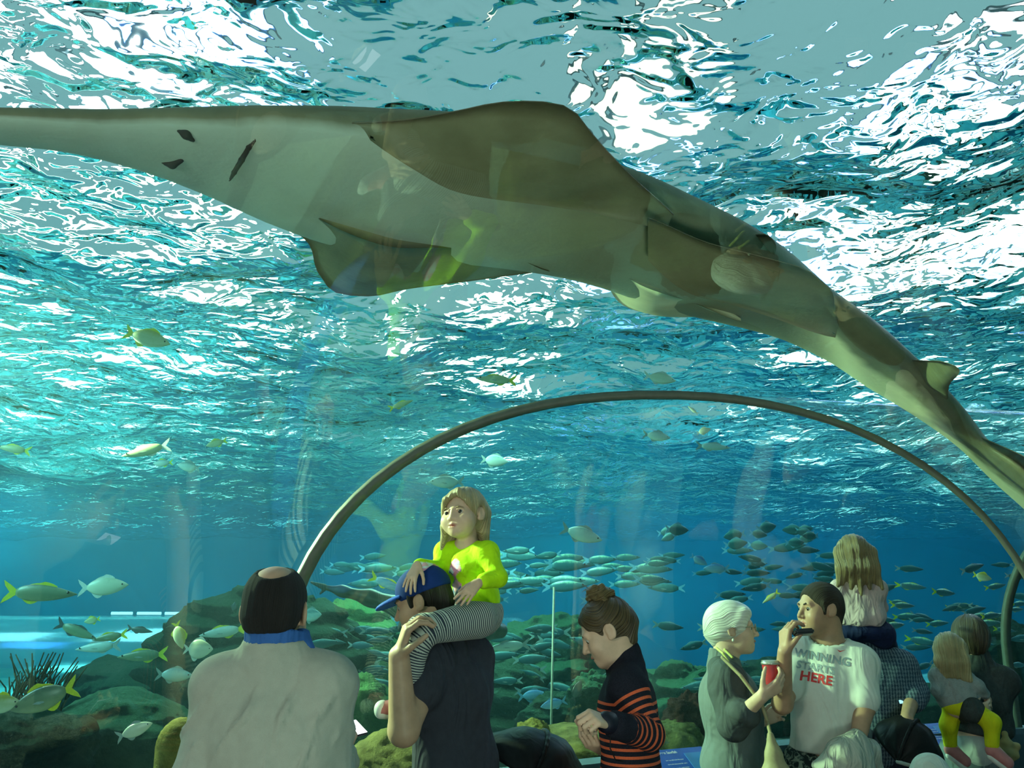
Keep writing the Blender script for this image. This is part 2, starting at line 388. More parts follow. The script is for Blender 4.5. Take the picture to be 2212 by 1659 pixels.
def surface_nets(f, lo, vx):
    n = np.array(f.shape); inside = f < 0
    c = inside[:-1, :-1, :-1].astype(np.int8)
    cnt = np.zeros(n - 1, np.int8)
    for dx in (0, 1):
        for dy in (0, 1):
            for dz in (0, 1): cnt += inside[dx:n[0] - 1 + dx, dy:n[1] - 1 + dy, dz:n[2] - 1 + dz]
    cell = (cnt > 0) & (cnt < 8); idx = np.argwhere(cell)
    if len(idx) == 0: return np.zeros((0, 3)), np.zeros((0, 4), int)
    num = np.full(n - 1, -1, np.int64); num[cell] = np.arange(len(idx))
    acc = np.zeros((len(idx), 3)); w = np.zeros(len(idx))
    cor = [(a, b, d) for a in (0, 1) for b in (0, 1) for d in (0, 1)]
    for p in cor:
        for ax in range(3):
            if p[ax]: continue
            q = list(p); q[ax] = 1
            fa = f[tuple((idx + p).T)]; fb = f[tuple((idx + q).T)]
            m = (fa < 0) != (fb < 0); t = np.where(m, fa / np.where(m, fa - fb, 1), 0)
            pos = np.zeros((len(idx), 3)) + p; pos[:, ax] += t
            acc[m] += pos[m]; w[m] += 1
    V = lo + vx * (idx + acc / w[:, None])
    Q = []
    for ax in range(3):
        b, d = (ax + 1) % 3, (ax + 2) % 3
        sl0 = [slice(None)] * 3; sl1 = [slice(None)] * 3; sl0[ax] = slice(0, n[ax] - 1); sl1[ax] = slice(1, n[ax])
        A, B = inside[tuple(sl0)], inside[tuple(sl1)]
        e = np.argwhere(A != B); e = e[(e[:, b] > 0) & (e[:, b] < n[b] - 1) & (e[:, d] > 0) & (e[:, d] < n[d] - 1)]
        if len(e) == 0: continue
        fl = A[tuple(e.T)]
        def cellat(db, dd):
            x = e.copy(); x[:, b] -= db; x[:, d] -= dd; return num[tuple(x.T)]
        q = np.stack([cellat(1, 1), cellat(0, 1), cellat(0, 0), cellat(1, 0)], -1)
        q[~fl] = q[~fl][:, ::-1]; Q.append(q)
    F = np.concatenate(Q); return V, F[(F >= 0).all(1)]

def frame(yaw, pitch=0.0, roll=0.0):
    "columns: right, forward, up.  yaw 0 looks away from the camera, 90 to the right of the picture"
    y, p, r = map(math.radians, (yaw, pitch, roll))
    f = np.array([math.sin(y) * math.cos(p), math.cos(y) * math.cos(p), math.sin(p)])
    rt = np.array([math.cos(y), -math.sin(y), 0.0]); up = np.cross(rt, f)
    rt2 = rt * math.cos(r) - up * math.sin(r); up2 = rt * math.sin(r) + up * math.cos(r)
    return np.stack([rt2, f, up2], 1)
class Head:
    def __init__(s, c, yaw, pitch=0, roll=0, sc=1.0, child=False, wide=1.0):
        s.c = np.asarray(c, float); s.R = frame(yaw, pitch, roll); s.sc = sc; s.child = child; s.wide = wide
    def w(s, p): return s.c + s.R @ (np.asarray(p, float) * s.sc * (s.wide, 1, 1))
    def add(s, S, neck, nr=0.054, male=True):
        k = s.sc; w = s.w; R = s.R
        E = lambda c, r, kk, sub=False, RR=None: S.ell(w(c), np.array(r) * k * (s.wide, 1, 1), R if RR is None else RR, kk * k, sub, 0)
        C = lambda a, b, ra, rb, kk, sub=False: S.cone(w(a), w(b), ra * k, rb * k, kk * k, sub, 0)
        ch = s.child
        E((0, -0.014, 0.034), (0.076, 0.096, 0.083), 0.01)
        E((0, 0.030, -0.030), (0.065, 0.060, 0.084 if not ch else 0.074), 0.035)
        E((0, 0.040, -0.070 if not ch else -0.06), (0.050 if not ch else 0.052, 0.046, 0.040), 0.03)
        E((0, 0.070, -0.096 if not ch else -0.086), (0.022 if male else 0.017, 0.018, 0.018), 0.028)
        if not ch: C((-0.036, 0.080, 0.020), (0.036, 0.080, 0.020), 0.012, 0.012, 0.018)
        lids = []
        for q in (-1, 1):
            E((q * 0.041, 0.060, -0.034), (0.024, 0.026, 0.026) if not ch else (0.027, 0.030, 0.03), 0.03)
            E((q * 0.032, 0.100, 0.001), (0.019, 0.016, 0.012), 0.016, True)
            lids.append(q)
        for q in lids:
            C((q * 0.020, 0.0845, 0.0085), (q * 0.043, 0.0775, 0.0075), 0.0052, 0.0048, 0.004); C((q * 0.022, 0.0835, -0.0115), (q * 0.041, 0.0775, -0.0105), 0.0045, 0.0042, 0.004)
        C((0, 0.088, 0.008), (0, 0.110 if not ch else 0.1, -0.031 if not ch else -0.026), 0.008, 0.0105 if not ch else 0.009, 0.014)
        for q in (-1, 1): E((q * 0.012, 0.097 if not ch else 0.09, -0.035 if not ch else -0.03), (0.0075, 0.010, 0.007), 0.008)
        lz = -0.062 if not ch else -0.056
        C((-0.017, 0.085, lz - 0.002), (0, 0.092, lz), 0.006, 0.0072, 0.008); C((0.017, 0.085, lz - 0.002), (0, 0.092, lz), 0.006, 0.0072, 0.008)
        C((-0.012, 0.086, lz - 0.012), (0.012, 0.086, lz - 0.012), 0.0075, 0.0075, 0.008)
        C((-0.02, 0.095, lz - 0.006), (0.02, 0.095, lz - 0.006), 0.0028, 0.0028, 0.004, True)
        for q in (-1, 1):
            tl = math.radians(14); Re = R @ np.array([[math.cos(q * .35), -math.sin(q * .35), 0], [math.sin(q * .35), math.cos(q * .35), 0], [0, 0, 1]])
            E((q * 0.080, -0.010, -0.004), (0.008, 0.020, 0.031), 0.006, False, Re)
            E((q * 0.089, -0.007, 0.002), (0.006, 0.011, 0.018), 0.006, True, Re)
            E((q * 0.075, 0.000, -0.026), (0.007, 0.010, 0.010), 0.006)
        S.cone(w((0, -0.022, -0.055)), neck, nr * k * (0.95 if not ch else 0.8), nr * k * 1.05, 0.03 * k, False, 0)
        S.cone(w((0, -0.045, -0.03)), neck, nr * k * 0.85, nr * k, 0.03 * k, False, 0)
    def box(s): return s.c - 0.155 * s.sc, s.c + 0.155 * s.sc
    def lips(s, V):
        q = ((V - s.c) @ s.R) / s.sc; lz = -0.066 if not s.child else -0.062
        return np.clip(1.25 - np.sqrt((q[:, 0] / 0.021) ** 2 + ((q[:, 2] - lz) / 0.012) ** 2 + (np.minimum(q[:, 1] - 0.085, 0) / 0.012) ** 2), 0, 1) * (q[:, 1] > 0.07)
def hand(S, W, d, pn, thumb, sc=1.0, curl=(20, 20, 20, 20), spread=5, tcurl=20, topen=35, tagv=0):
    "wrist, finger direction, palm normal, thumb side (+1: along cross(d, pn))"
    d = unit(d); pn = np.asarray(pn, float); pn = unit(pn - d * (pn @ d)); sd = np.cross(d, pn) * thumb
    W = np.asarray(W, float); k = sc
    lens = [(0.043, 0.026, 0.021), (0.047, 0.030, 0.022), (0.043, 0.028, 0.021), (0.034, 0.021, 0.019)]
    offs = [0.029, 0.010, -0.010, -0.028]; kn = [0.090, 0.094, 0.089, 0.080]
    for i in range(4):
        a = W + sd * offs[i] * .55 * k + d * 0.008 * k; b = W + sd * offs[i] * k + d * kn[i] * k
        S.cone(a, b, 0.0145 * k, 0.0115 * k, 0.012 * k, False, tagv)
        sp = math.radians(spread * (1.5 - i)); c = curl[i] if hasattr(curl, '__len__') else curl
        dd = unit(d * math.cos(sp) + sd * math.sin(sp)); p = b; ang = 0; r = 0.0102 if i < 3 else 0.0090
        for j in range(3):
            ang += math.radians(c) * (0.8, 1.0, 0.7)[j]
            v = dd * math.cos(ang) + pn * math.sin(ang); q = p + v * lens[i][j] * k
            S.cone(p, q, r * k, (r - 0.0010) * k, 0.0025 * k, False, tagv); p = q; r -= 0.0010
    t0 = W + sd * 0.020 * k + d * 0.018 * k + pn * 0.006 * k
    a = math.radians(topen); v = unit(d * math.cos(a) + sd * math.sin(a) + pn * 0.35)
    t1 = t0 + v * 0.046 * k; S.cone(t0, t1, 0.0165 * k, 0.0115 * k, 0.010 * k, False, tagv)
    b = math.radians(tcurl); v2 = unit(v * math.cos(b) + (d * 0.55 + pn * 0.6 - sd * 0.35) * math.sin(b)); t2 = t1 + v2 * 0.033 * k
    S.cone(t1, t2, 0.0108 * k, 0.0096 * k, 0.003 * k, False, tagv)
    v3 = unit(v2 * math.cos(b) + (d * 0.5 + pn * 0.6 - sd * 0.5) * math.sin(b)); S.cone(t2, t2 + v3 * 0.026 * k, 0.0096 * k, 0.0078 * k, 0.003 * k, False, tagv)
    m = W + d * 0.075 * k + pn * 0.02 * k
    return m - 0.135 * k, m + 0.135 * k
def skin_mat(name, col, lip=(0.42, 0.12, 0.09)):
    g = Nodes(name); c = g.coord(); nz = g.noise(c, 26, 4)
    base = g.ramp(nz, [(0.3, tuple(v * 0.88 for v in col)), (0.7, tuple(min(1, v * 1.08) for v in col))])
    colr = g.mix(g.attr('lips'), base, (*lip, 1)); g.bsdf(colr, 0.5, 0.35, g.noise(c, 220, 2), 0.08, 0.004); return g.m
def hair_mat(name, dark, lite, freq=60, rough=0.42):
    g = Nodes(name); c = g.coord(); st = g.attr('strand')
    nz = g.n('TexNoise', {'noise_dimensions': '1D'}, W=g.math('MULTIPLY', st, freq), Detail=3, Roughness=0.6).outputs[0]
    nz2 = g.noise(c, 22, 3)
    col = g.ramp(g.math('ADD', g.math('MULTIPLY', nz, 0.7), g.math('MULTIPLY', nz2, 0.3)), [(0.32, dark), (0.68, lite)])
    g.bsdf(col, rough, 0.4, nz, 0.7, 0.012); return g.m
def cloth_mat(name, col, var=0.14, fine=420, folds=0.5, rough=0.85, fs=9.0):
    g = Nodes(name); c = g.coord(); n1 = g.noise(c, fine, 2); n2 = g.noise(g.mapped(c, (1.3, 1.3, 0.5)), fs, 2, 0.45, 1.2)
    colr = g.ramp(g.math('ADD', g.math('MULTIPLY', n1, .5), g.math('MULTIPLY', g.noise(c, 40, 3), .5)), [(0.3, tuple(v * (1 - var) for v in col)), (0.7, tuple(min(1, v * (1 + var)) for v in col))])
    h = g.math('ADD', n2, g.math('MULTIPLY', n1, 0.02)); g.bsdf(colr, rough, 0.15, h, folds, 0.05); return g.m
class Person:
    "joints in world space; volumes for skin and clothes are grown from the same bones"
    def __init__(s, head, neck, pel, yaw, sc=1.0, sw=0.19, child=False, slim=1.0, deep=1.0):
        s.h = head; s.N = np.asarray(neck, float); s.P = np.asarray(pel, float); s.k = sc; s.sw = sw; s.slim = slim; s.deep = deep; s.child = child
        up = unit(s.N - s.P); rt = frame(yaw)[:, 0]; rt = unit(rt - up * (rt @ up)); fw = np.cross(up, rt)
        s.R = np.stack([rt, fw, up], 1); s.J = {}
        s.L = np.linalg.norm(s.N - s.P)
        for q, nm in ((-1, 'l'), (1, 'r')): s.J['sh' + nm] = s.N + s.R @ np.array([q * sw, -0.005, -0.085 * sc])
        s.fine = []
    def tp(s, x, y, z): return s.N + s.R @ np.array([x * s.k, y * s.k, z * s.L])
    def torso(s, S, g=0.0, tagv=1, low=True, k=0.05):
        w = s.sw; kk = s.k; q = s.slim; dp = s.deep
        E = lambda c, r: S.ell(c, np.array(r) * (1, dp, 1) + g, s.R, k * kk, False, tagv)
        E(s.tp(0, 0.0, -0.42), (w * 1.10 * q, 0.112 * kk * q, 0.34 * s.L))
        E(s.tp(0, 0.005, -0.68), (w * 1.00 * q, 0.100 * kk * q, 0.32 * s.L))
        if low: E(s.tp(0, -0.005, -0.98), (w * 1.12 * q, 0.115 * kk * q, 0.14 * kk))
        for nm in 'lr':
            S.cone(s.N + (s.h.c - s.N) * 0.05 - s.R[:, 2] * .012 * kk, s.J['sh' + nm], 0.040 * kk * q + g * .7, 0.050 * kk * q + g, 0.045 * kk, False, tagv)
            S.cone(s.J['sh' + nm], s.tp(0.09 * (1 if nm == 'r' else -1) / 1.0, -0.01, -0.42), 0.055 * kk * q + g, 0.07 * kk * q + g, 0.05 * kk, False, tagv)
    def arm(s, S, nm, g=0.0, upto=2.0, tagv=2, fat=1.0, k=0.02):
        "upto 1 = elbow, 2 = wrist"
        a, b, c = s.J['sh' + nm], s.J['el' + nm], s.J['wr' + nm]; q = s.k * fat
        u = min(upto, 1.0); S.cone(a, a + (b - a) * u, 0.050 * q + g, (0.050 - 0.010 * u) * q + g, k, False, tagv)
        if upto > 1: u = upto - 1; S.cone(b, b + (c - b) * u, 0.041 * q + g, (0.041 - 0.013 * u) * q + g, k, False, tagv + 1)
    def legs(s, S, g=0.0, floor=0.0, tagv=4, spread=0.085, foot=True, stance=0.0, kmul=1.0):
        for nm, q in (('l', -1), ('r', 1)):
            hp = s.P + s.R @ np.array([q * spread * s.k, 0, 0]); an = hp.copy(); an[2] = floor + 0.075 * s.k
            an[:2] += (s.R @ np.array([q * 0.02, stance * q, 0]))[:2]
            kn = (hp + an) / 2 + s.R @ np.array([0, 0.03 * s.k, 0.02])
            S.cone(hp, kn, 0.085 * s.k * s.slim + g, 0.058 * s.k + g, 0.05 * s.k * kmul, False, tagv)
            S.cone(kn, an, 0.058 * s.k + g, 0.040 * s.k + g, 0.02 * s.k, False, tagv + 1)
            if foot:
                t = an + s.R @ np.array([q * 0.02, 0.15 * s.k, 0]); t[2] = floor + 0.036 * s.k; hl = an + s.R @ np.array([0, -0.04 * s.k, 0]); hl[2] = floor + 0.04 * s.k
                S.cone(hl, t, 0.04 * s.k, 0.034 * s.k, 0.03, False, 9)
            s.J['an' + nm] = an
    def shoe(s, root, m):
        for nm, q in (('l', -1), ('r', 1)):
            an = s.J['an' + nm]; S = Soft(); t = an + s.R @ np.array([q * 0.02, 0.16 * s.k, 0]); fl = an[2] - 0.075 * s.k
            t[2] = fl + 0.045 * s.k; hl = an + s.R @ np.array([0, -0.045 * s.k, 0]); hl[2] = fl + 0.05 * s.k
            S.cone(hl, t, 0.05 * s.k, 0.043 * s.k, 0.02); S.cone(an, hl, 0.05 * s.k, 0.05 * s.k, 0.03); S.cut((0, 0, fl), (0, 0, -1))
            V, F = S.build(0.014); mesh('shoe', V, F, m, root)
def garment(name, S, vx, m, root, fold=None, attrs=None):
    V, F = S.build(vx)
    at_ = attrs(V, S) if attrs else {}
    if fold is not None: V = V + S.N * fold(V)[:, None]
    o = mesh(name, V, F, m, root)
    for k, v in at_.items(): attr(o, k, v)
    return o
def folds(amp, seed, freq=22.0, direc=(0.6, 0.2, 0.8), crease=False):
    r = np.random.default_rng(seed); d = unit(direc)
    ks = [unit(d + r.normal(size=3) * 0.25) * freq * r.uniform(0.6, 1.5) for _ in range(5)]; ph = r.uniform(0, 6.28, 5)
    env = [r.normal(size=3) * 5 for _ in range(3)]
    def f(V):
        v = sum(np.sin(V @ k + p + 0.8 * np.sin(V @ env[i % 3])) for i, (k, p) in enumerate(zip(ks, ph))) / 2.2
        if crease: v = sum(1 - 2.2 * np.abs(np.sin(.5 * (V @ k + p) + 0.9 * np.sin(V @ env[i % 3]))) ** .7 for i, (k, p) in enumerate(zip(ks[:3], ph))) / 1.8
        w = 0.5 + 0.5 * np.sin(V @ env[0] + 1) * np.sin(V @ env[1] + 2)
        return amp * (np.abs(v) ** 0.8 * np.sign(v)) * (0.35 + 0.65 * w)
    return f
def hair_obj(S, vx, m, root, head, strand, amp=0.003, freq=160, name='hair', seed=0, fine=()):
    "strand(q) gives a coordinate that is constant along a lock of hair (q = head space)"
    V, F = S.build(vx, fine); q = ((V - head.c) @ head.R) / head.sc; st = strand(q)
    rr = np.random.default_rng(seed); p = rr.uniform(0, 6.28, 4); st = st + .0035 * np.sin(q[:, 2] * 31 + p[0]) * np.sin(q[:, 0] * 44 + p[1]) + .002 * np.sin(q[:, 1] * 60 + q[:, 2] * 25)
    dis = np.sin(st * freq + p[0]) * .5 + np.sin(st * freq * 2.3 + p[1] + q[:, 2] * 20) * .3 + np.sin(st * freq * .45 + p[2]) * .5
    o = mesh(name, V + S.N * (dis * amp)[:, None], F, m, root); attr(o, 'strand', st); return o
def eyes(head, root, m, up=0.0, look=(0, 1, 0)):
    for q in (-1, 1):
        r = 0.0125; c = head.w((q * 0.0315, 0.0768, -0.001)); V, F = uv_ball(10, 14)
        R = head.R; V = c + (V * r * head.sc) @ R.T
        o = mesh('eye', V, F, m, root); at_ = ((V - c) / (r * head.sc)) @ (R @ unit(look)); attr(o, 'iris', at_)
def uv_ball(nr, ns):
    V = []; F = []
    for i in range(nr + 1):
        t = math.pi * i / nr
        for j in range(ns): a = 2 * math.pi * j / ns; V.append((math.sin(t) * math.cos(a), math.sin(t) * math.sin(a), math.cos(t)))
    for i in range(nr):
        for j in range(ns): F.append((i * ns + j, (i + 1) * ns + j, (i + 1) * ns + (j + 1) % ns, i * ns + (j + 1) % ns))
    return np.array(V), F
def brow(head, root, m, drop=0.0, th=0.0042):
    for q in (-1, 1):
        S = Soft(); S.chain([head.w((q * 0.015, 0.0925, 0.0190 + drop)), head.w((q * 0.030, 0.0912, 0.0228 + drop)), head.w((q * 0.047, 0.0795, 0.0175 + drop))], [th * head.sc] * 2 + [th * .6 * head.sc], 0.003)
        V, F = S.build(0.0035); mesh('eyebrow', V, F, m, root)
def finish_body(p, S, root_name, m, label, group=None, vx=0.009, hv=0.0042, cat='person', fine=()):
    fine = list(fine) + ([(*p.h.box(), hv)] if p.h else [])
    V, F = S.build(vx, fine); o = mesh(root_name, V, F, m); attr(o, 'lips', p.h.lips(V)); tag(o, label, cat, group); return o
g = Nodes('eye_ball'); ir = g.attr('iris')
EYE = None
g.bsdf(g.ramp(ir, [(0.60, (0.42, 0.40, 0.35)), (0.66, (0.035, 0.022, 0.014)), (0.88, (0.035, 0.022, 0.014)), (0.90, (0.004, 0.004, 0.004))], 'CONSTANT'), 0.15, 0.5); EYE = g.m
SKIN = skin_mat('skin', (0.50, 0.30, 0.19)); SKIN_F = skin_mat('fair_skin', (0.62, 0.40, 0.27)); SKIN_T = skin_mat('tan_skin', (0.42, 0.24, 0.145))
DENIM = cloth_mat('dark_trousers', (0.025, 0.03, 0.05), 0.2); SHOE = mat('dark_shoe', (0.03, 0.03, 0.03), 0.5)
def ring_tube(c, R, rx, rz, th, n=26, ns=6):
    V = []; F = []
    for i in range(n):
        a = 2 * math.pi * i / n; q = np.array([rx * math.cos(a), 0, rz * math.sin(a)]); o_ = unit(np.array([math.cos(a), 0, math.sin(a)]))
        for j in range(ns): b = 2 * math.pi * j / ns; V.append(c + R @ (q + th * (o_ * math.cos(b) + np.array([0, 1, 0]) * math.sin(b))))
    for i in range(n):
        for j in range(ns): F.append((i * ns + j, ((i + 1) % n) * ns + j, ((i + 1) % n) * ns + (j + 1) % ns, i * ns + (j + 1) % ns))
    return V, F
def rod(a, b, r, n=8, r2=None):
    a = np.asarray(a, float); b = np.asarray(b, float); d = unit(b - a); u = unit(np.cross(d, (0.3, 0.2, 1))); v = np.cross(d, u); r2 = r if r2 is None else r2; V = []
    for p_, q in ((a, r), (b, r2)):
        for j in range(n): t = 2 * math.pi * j / n; V.append(p_ + q * (u * math.cos(t) + v * math.sin(t)))
    F = [(j, (j + 1) % n, n + (j + 1) % n, n + j) for j in range(n)] + [tuple(range(n))[::-1], tuple(range(n, 2 * n))]; return V, F
def joinm(*ms):
    V = []; F = []
    for v, f in ms: o_ = len(V); V += [tuple(x) for x in v]; F += [tuple(i + o_ for i in q) for q in f]
    return V, F
# ------------------------------------------------------------------ the sawfish gliding over the tunnel roof
def zfish(px): return np.interp(px, [1300, 1600, 1840, 2010, 2186, 2300], [2.72, 2.68, 2.57, 2.43, 2.18, 2.0])
def fp(p, dz=0.0): return on_z(p[0], p[1], float(zfish(p[0])) + dz)
def resample(pts, n, smooth=True):
    P = np.array(pts, float); s = np.concatenate([[0], np.cumsum(np.linalg.norm(np.diff(P, axis=0), axis=1))]); t = np.linspace(0, s[-1], n); k = len(P)
    if not smooth or k < 3: return np.stack([np.interp(t, s, P[:, i]) for i in range(P.shape[1])], -1)
    T = np.gradient(P, s, axis=0); out = []
    for u in t:
        i = min(max(np.searchsorted(s, u) - 1, 0), k - 2); h = s[i + 1] - s[i]; x = (u - s[i]) / h
        out.append((2 * x**3 - 3 * x**2 + 1) * P[i] + (x**3 - 2 * x**2 + x) * h * T[i] + (-2 * x**3 + 3 * x**2) * P[i + 1] + (x**3 - x**2) * h * T[i + 1])
    return np.array(out)
ST = [  # far edge, near edge, thickness below, above
    ((-420, 236), (-420, 262), .012, .014), ((-200, 238), (-200, 284), .018, .02), ((0, 245), (0, 306), .026, .035), ((180, 251), (165, 322), .035, .05), ((420, 251), (330, 365), .05, .075), ((560, 249), (450, 410), .06, .09),
    ((700, 254), (600, 478), .07, .12), ((850, 268), (740, 525), .08, .14), ((1000, 285), (900, 548), .085, .15), ((1150, 330), (1060, 560), .09, .15), ((1300, 392), (1200, 578), .09, .14),
    ((1420, 432), (1310, 604), .065, .13), ((1540, 486), (1420, 642), .050, .11), ((1660, 550), (1550, 682), .045, .09), ((1790, 652), (1680, 720), .06, .085), ((1880, 715), (1790, 772), .05, .07),
    ((1962, 786), (1875, 822), .045, .06), ((2045, 868), (1965, 878), .04, .05), ((2130, 960), (2068, 950), .035, .04), ((2205, 1010), (2160, 1040), .03, .035), ((2280, 1085), (2250, 1130), .02, .02)]
U = resample([fp(s[0]) for s in ST], 70); D = resample([fp(s[1]) for s in ST], 70)
tb = np.interp(np.linspace(0, 20, 70), range(21), [s[2] for s in ST]); ta = np.interp(np.linspace(0, 20, 70), range(21), [s[3] for s in ST])
V = []; uu = []; vv = []; ns = 28
for i in range(70):
    c = (U[i] + D[i]) / 2; a = (U[i] - D[i]) / 2; al = np.gradient(U + D, axis=0)[i]; n = unit(np.cross(al, a)); n = n if n[2] < 0 else -n
    for j in range(ns):
        t = 2 * math.pi * j / ns; s_, c_ = math.sin(t), math.cos(t)
        e = 0.75; th = (tb if s_ > 0 else ta)[i]
        V.append(c + a * math.copysign(abs(c_) ** e, c_) + n * th * math.copysign(abs(s_) ** .9, s_)); uu.append(i / 69); vv.append(math.sin(t - math.radians(68) * min(max((i / 69 - .52) / .2, 0), 1)))
F = [(i * ns + j, i * ns + (j + 1) % ns, (i + 1) * ns + (j + 1) % ns, (i + 1) * ns + j) for i in range(69) for j in range(ns)] + [tuple(range(ns)), tuple(range(69 * ns, 70 * ns))[::-1]]
g = Nodes('sawfish_skin'); c = g.coord(); nz = g.noise(c, 7, 5); und = g.attr('under'); lng = g.attr('along')
belly = g.ramp(lng, [(0.0, (0.40, 0.42, 0.34)), (0.30, (0.42, 0.46, 0.36)), (0.42, (0.23, 0.22, 0.13)), (0.60, (0.19, 0.175, 0.10)), (0.68, (0.62, 0.57, 0.36)), (1.0, (0.60, 0.53, 0.32))])
back = g.ramp(nz, [(0.3, (0.13, 0.115, 0.06)), (0.7, (0.22, 0.19, 0.10))])
f_ = g.ramp(g.math('ADD', und, g.math('MULTIPLY', g.math('SUBTRACT', nz, 0.5), 0.5)), [(0.05, (0, 0, 0)), (0.35, (1, 1, 1))])
col = g.mix(f_, back, belly); col = g.mix(g.math('MULTIPLY', g.ramp(g.noise(c, 3.0, 5, .6), [(0.5, (0, 0, 0)), (0.75, (1, 1, 1))]), 0.35), col, (0.20, 0.17, 0.09, 1))
g.bsdf(col, 0.55, 0.3, g.noise(c, 60, 3), 0.15, 0.01); SAWM = g.m
saw = mesh('sawfish', V, F, SAWM); attr(saw, 'under', vv); attr(saw, 'along', uu)
tag(saw, 'huge olive grey sawfish gliding overhead with pale belly towards the viewer', 'fish')
bv = BVHTree.FromPolygons([tuple(v) for v in V], F)
g = Nodes('sawfish_fin'); c = g.coord(); nz = g.noise(c, 6, 5); e_ = g.attr('edge')
col = g.mix(e_, g.ramp(nz, [(0.3, (0.13, 0.115, 0.055)), (0.7, (0.21, 0.19, 0.10))]), (0.13, 0.10, 0.05, 1)); g.bsdf(col, .55, .3, g.noise(g.mapped(c, (1, 1, 1)), 40, 3), .2, .01); FINM = g.m
g = Nodes('pale_fin'); c = g.coord(); g.bsdf(g.ramp(g.noise(c, 9, 4), [(0.3, (0.40, 0.36, 0.21)), (0.7, (0.58, 0.52, 0.32))]), .55, .3); PALEF = g.m
def fin(name, A_, B_, th, dz0, dz1, m, label=None, n=26, k=9):
    a = resample([fp(p, dz0) for p in A_], n); b = resample([fp(p, dz1) for p in B_], n); V = []; ed = []
    for sgn in (-1, 1):
        for i in range(n):
            w = math.sin(math.pi * min(max((i + .3) / (n - .4), 0), 1)) ** .5
            for j in range(k):
                t = j / (k - 1); p_ = a[i] * (1 - t) + b[i] * t; hh = th * w * (math.sin(math.pi * (0.5 * t))) ** .7 + 0.0015
                V.append(p_ + np.array([0, 0, sgn * hh + 0.02 * math.sin(t * 3 + i * .3) * th / .03])); ed.append(max(0, 1 - t * 6))
    F = []
    for s_ in (0, 1):
        o_ = s_ * n * k
        for i in range(n - 1):
            for j in range(k - 1):
                q = (o_ + i * k + j, o_ + i * k + j + 1, o_ + (i + 1) * k + j + 1, o_ + (i + 1) * k + j); F.append(q if s_ else q[::-1])
    for i in range(n - 1): F.append((i * k, (i + 1) * k, n * k + (i + 1) * k, n * k + i * k)); F.append((i * k + k - 1, n * k + i * k + k - 1, n * k + (i + 1) * k + k - 1, (i + 1) * k + k - 1))
    o = mesh(name, V, F, m, saw); attr(o, 'edge', ed)
    if label: o['label'] = label
    return o
fin('pectoral_fin', [(760, 266), (880, 268), (980, 254), (1090, 229), (1190, 223), (1228, 229), (1246, 240), (1258, 254), (1340, 345), (1400, 412), (1456, 473)], [(800, 300), (900, 345), (980, 385), (1060, 410), (1140, 430), (1220, 445), (1300, 455), (1370, 468), (1440, 480)], .022, -.045, -.075, FINM)
fin('pectoral_fin', [(620, 484), (664, 530), (690, 600), (730, 634), (790, 636), (880, 615), (1050, 600), (1222, 590)], [(690, 470), (730, 480), (790, 495), (850, 510), (930, 520), (1010, 530), (1090, 540), (1185, 574)], .022, -.02, -.06, FINM)
fin('pelvic_fin', [(1400, 470), (1540, 538), (1660, 560), (1740, 576), (1785, 606), (1802, 660), (1814, 713)], [(1400, 560), (1480, 606), (1560, 642), (1640, 672), (1710, 692), (1760, 706), (1803, 717)], .022, -.10, -.115, FINM)
fin('pelvic_fin', [(1296, 598), (1316, 615), (1322, 640), (1345, 660), (1410, 673), (1500, 680), (1600, 690)], [(1330, 580), (1360, 590), (1390, 600), (1420, 610), (1460, 630), (1510, 655), (1600, 684)], .02, -.03, -.07, PALEF, 'cream coloured fin')
fin('dorsal_fin', [(1590, 520), (1628, 514), (1658, 514), (1674, 526), (1674, 546)], [(1600, 545), (1622, 550), (1645, 556), (1660, 560), (1676, 562)], .015, .03, .02, FINM, n=14)
fin('dorsal_fin', [(1952, 778), (2000, 782), (2040, 787), (2066, 797), (2050, 832), (2046, 862)], [(1955, 795), (1980, 815), (2000, 832), (2018, 848), (2030, 860), (2040, 870)], .012, .02, .01, FINM, n=16)
fin('caudal_fin', [(2120, 945), (2180, 975), (2240, 1000), (2320, 1010), (2420, 1020)], [(2150, 1010), (2195, 1060), (2240, 1120), (2280, 1200), (2330, 1300)], .012, .0, .0, FINM)
def on_saw(px, py):
    d = ray(px, py); h = bv.ray_cast(Vector(CAM), Vector(d).normalized()); return np.array(h[0]) if h[0] is not None else fp((px, py))
DARKM = mat('mouth_slit', (0.035, 0.025, 0.02), .8)
def slit(name, pts, rs):
    S = Soft(); P = [on_saw(*p) for p in pts]; S.chain(P, rs, .004); V, F = S.build(.005); return mesh(name, V, F, DARKM, saw)
slit('mouth', [(552, 302), (538, 318), (522, 345), (506, 372), (496, 390)], (.003, .006, .007, .006, .003))
slit('nostril', [(386, 283), (402, 290), (416, 302)], (.004, .012, .006)); slit('nostril', [(352, 352), (372, 355), (392, 346)], (.004, .011, .006))
